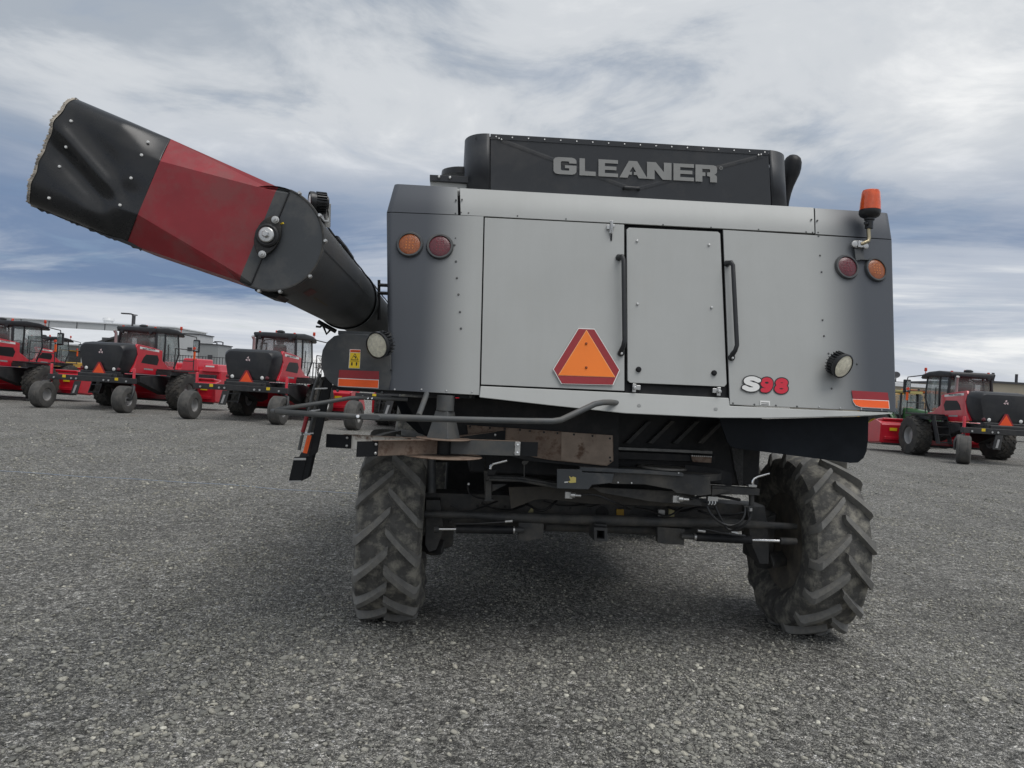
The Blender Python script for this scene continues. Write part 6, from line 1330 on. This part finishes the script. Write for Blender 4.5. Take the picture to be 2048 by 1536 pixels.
# ================================================================== far vehicles on the right
def far_bus():
    p = at(1822, 800, 58); T = empty('school_bus', (p.x, 58, 0), R(-8)); Y = mat('bus_yellow', (0.75, 0.38, 0.02), 0.4)
    P_('body', lofted([section(0, 1.15, 1.15, 0.55, 3.0, 0.35, 0.1), section(9, 1.15, 1.15, 0.55, 3.0, 0.35, 0.1)]), Y, T, smooth=True)
    P_('hood', MB().box((0, -0.7, 1.1), (1.9, 1.5, 1.0)), Y, T, bevel=0.15); P_('windscreen', MB().box((0, -0.02, 2.05), (1.9, 0.06, 0.8)), M_WIN, T, bevel=0.02)
    P_('bumper', MB().box((0, -1.5, 0.6), (2.2, 0.15, 0.3)), M_TRIM, T); P_('grille', MB().box((0, -1.46, 1.1), (1.0, 0.05, 0.6)), M_TRIM, T)
    P_('roof_band', MB().box((0, -0.03, 2.72), (1.7, 0.08, 0.30)), M_TRIM, T, bevel=0.02)
    for s in (-1, 1):
        P_('flasher', MB().lathe([(0.13, 0), (0.13, 0.06), (0, 0.08)], (s * 0.6, -0.07, 2.72), (0, -1, 0), 12), M_AMBER, T); P_('headlamp', MB().lathe([(0.12, 0), (0.12, 0.04), (0, 0.06)], (s * 0.75, -1.46, 1.1), (0, -1, 0), 12), M_WHITE, T)
        P_('mirror', MB().box((s * 1.35, -0.3, 1.9), (0.2, 0.1, 0.45)), M_TRIM, T)
        for yy in (-0.6, 6.8): P_('wheel', MB().lathe([(0.2, -.15), (0.5, -.14), (0.5, .14), (0.2, .15)], (s * 1.0, yy, 0.5), (1, 0, 0), 20), M_BTYRE, T, smooth=True)
        for k in range(8): P_('side_window', MB().box((s * 1.16, 0.7 + k, 2.05), (0.03, 0.8, 0.55)), M_WIN, T)
        for z in (1.0, 1.45): P_('side_stripe', MB().box((s * 1.16, 4.5, z), (0.02, 9, 0.06)), M_TRIM, T)
    tag(T, 'yellow school bus parked beyond the right-hand windrower', 'bus')
far_bus()
def tractor(px, d, rz, body, roof, lab, sc=1.0):
    p = at(px, 805, d); T = empty('farm_tractor', (p.x, d, 0), rz); bm_ = mat('tractor_' + lab.split()[0], body, 0.35, coat=0.3); rm_ = mat('tractor_roof_' + lab.split()[0], roof, 0.5); k = sc
    P_('hood', lofted([section(-2.1 * k, 0.36 * k, 0.36 * k, 0.85 * k, 1.55 * k, 0.12 * k, 0.05), section(-1.9 * k, 0.42 * k, 0.40 * k, 0.8 * k, 1.68 * k, 0.14 * k, 0.05), section(-0.3 * k, 0.48 * k, 0.42 * k, 0.8 * k, 1.85 * k, 0.14 * k, 0.05)]), bm_, T, smooth=True)
    P_('grille', MB().box((0, -2.11 * k, 1.15 * k), (0.5 * k, 0.04, 0.45 * k)), M_TRIM, T)
    P_('chassis', MB().box((0, -0.6 * k, 0.75 * k), (0.5 * k, 3.0 * k, 0.35 * k)), M_FRAMEB, T, bevel=0.03)
    for s in (-1, 1):
        big_tyre(0.5 * k, 0.85 * k, M_BTYRE, T, (s * 0.95 * k, 0.7 * k, 0.85 * k), 'rear_wheel', mat('rim_yellow', (0.6, 0.42, 0.05), 0.5) if 'green' in lab else M_RIMG, 18, 'block', side=s); big_tyre(0.35 * k, 0.55 * k, M_BTYRE, T, (s * 0.8 * k, -1.6 * k, 0.55 * k), 'front_wheel', M_RIMG, 16, 'block', side=s)
        P_('fender', MB().lathe([(0.95 * k, -0.22 * k), (0.95 * k, 0.22 * k)], (s * 0.85 * k, 0.7 * k, 0.85 * k), (1, 0, 0), 14, a0=R(-80), a1=R(80), cap=False), bm_, T, smooth=True, solid=0.03)
        for yy in (-0.25, 1.15): P_('cab_pillar', MB().tube([(s * 0.62 * k, yy * k, 1.3 * k), (s * 0.60 * k, yy * k, 2.55 * k)], 0.05 * k, 6), M_FRAMEB, T)
        P_('side_glass', MB().box((s * 0.61 * k, 0.45 * k, 2.0 * k), (0.02, 1.3 * k, 1.0 * k)), M_SIDEGL, T)
    for yy in (-0.26, 1.16): P_('cab_glass', MB().box((0, yy * k, 2.0 * k), (1.15 * k, 0.02, 1.0 * k)), M_SIDEGL, T)
    P_('cab_roof', lofted([section(-0.5 * k, 0.68 * k, 0.68 * k, 2.55 * k, 2.68 * k, 0.05, 0.04, 0, 3), section(1.35 * k, 0.68 * k, 0.68 * k, 2.55 * k, 2.74 * k, 0.05, 0.04, 0, 3)]), rm_, T, smooth=True)
    P_('exhaust', MB().tube([(0.42 * k, -0.45 * k, 1.7 * k), (0.42 * k, -0.45 * k, 2.8 * k)], 0.05 * k, 8), M_FRAMEB, T)
    tag(T, lab, 'tractor'); return T
tractor(1808, 37, R(28), (0.02, 0.085, 0.02), (0.40, 0.34, 0.12), 'green tractor with yellow roof left of the right-hand windrower', 1.0)
tractor(1866, 40, R(25), (0.60, 0.14, 0.02), (0.60, 0.16, 0.03), 'orange tractor glimpsed behind the right-hand windrower cab', 1.05)
tractor(1752, 42, R(75), (0.34, 0.012, 0.022), (0.02, 0.02, 0.02), 'red tractor showing only a wheel beside the black curtain', 0.62)
def pickup(px, d, lab):
    p = at(px, 800, d); T = empty('pickup_truck', (p.x, d, 0), R(80)); wm = mat('truck_white', (0.72, 0.73, 0.74), 0.25, coat=0.6)
    P_('body', MB().box((0, 0, 0.85), (1.9, 5.4, 0.6)), wm, T, bevel=0.12); P_('cab', lofted([section(-1.5, 0.7, 0.85, 1.1, 1.15, 0.02, 0.02), section(-0.8, 0.75, 0.9, 1.1, 1.85, 0.12, 0.05), section(0.6, 0.75, 0.9, 1.1, 1.88, 0.12, 0.05), section(0.9, 0.72, 0.88, 1.1, 1.2, 0.02, 0.02)]), wm, T, smooth=True)
    for s in (-1, 1):
        P_('side_window', MB().box((s * 0.86, -0.1, 1.5), (0.06, 1.3, 0.4)), M_WIN, T)
        for yy in (-1.7, 1.7): P_('wheel', MB().lathe([(0.2, -.12), (0.4, -.12), (0.4, .12), (0.2, .12)], (s * 0.85, yy, 0.4), (1, 0, 0), 20), M_BTYRE, T, smooth=True)
    tag(T, lab, 'pickup truck')
pickup(2035, 52, 'white pickup truck behind the hood of the right-hand windrower')
# yellow loader seen between the leftmost windrowers
def loader():
    p = at(136, 727, 72); T = empty('wheel_loader', (p.x, 72, 0), R(70)); Y = mat('loader_yellow', (0.42, 0.26, 0.05), 0.5)
    P_('body', MB().box((0, 0, 1.3), (1.8, 3.6, 0.8)), Y, T, bevel=0.12); P_('cab', MB().box((0, -0.2, 2.2), (1.4, 1.3, 1.1)), M_WIN, T, bevel=0.08); P_('cab_roof', MB().box((0, -0.2, 2.8), (1.5, 1.5, 0.12)), Y, T, bevel=0.03)
    P_('bucket', MB().prism([(-1.2, -3.4, 0.2), (-1.2, -2.5, 0.2), (-1.2, -2.4, 1.1), (-1.2, -2.8, 1.2)], (2.4, 0, 0)), Y, T, bevel=0.03); P_('lift_arm', MB().box((0, -2.0, 1.1), (0.9, 1.6, 0.22)), Y, T, bevel=0.03)
    for s in (-1, 1):
        for yy in (-1.3, 1.3): big_tyre(0.5, 0.7, M_BTYRE, T, (s * 0.95, yy, 0.7), 'wheel', M_RIMG, 16, 'block', side=s)
    tag(T, 'yellow wheel loader glimpsed between the two leftmost windrower cabs', 'wheel loader')
loader()
# pale blue marking string on the gravel
mb = MB(); pts = [(-40, 941), (60, 947), (160, 953), (260, 960), (360, 966), (460, 972), (560, 979), (640, 984), (712, 989)]
mb.tube([Vector((g_.x, g_.y, 0.014 + hz(g_.x, g_.y))) for g_ in (ground(*q) for q in pts)], 0.0035, 6); o = mb.build('marking_string', mat('blue_string', (0.30, 0.36, 0.46), 0.7), None, smooth=True)
tag(o, 'thin blue marking string lying across the gravel on the left', 'string')
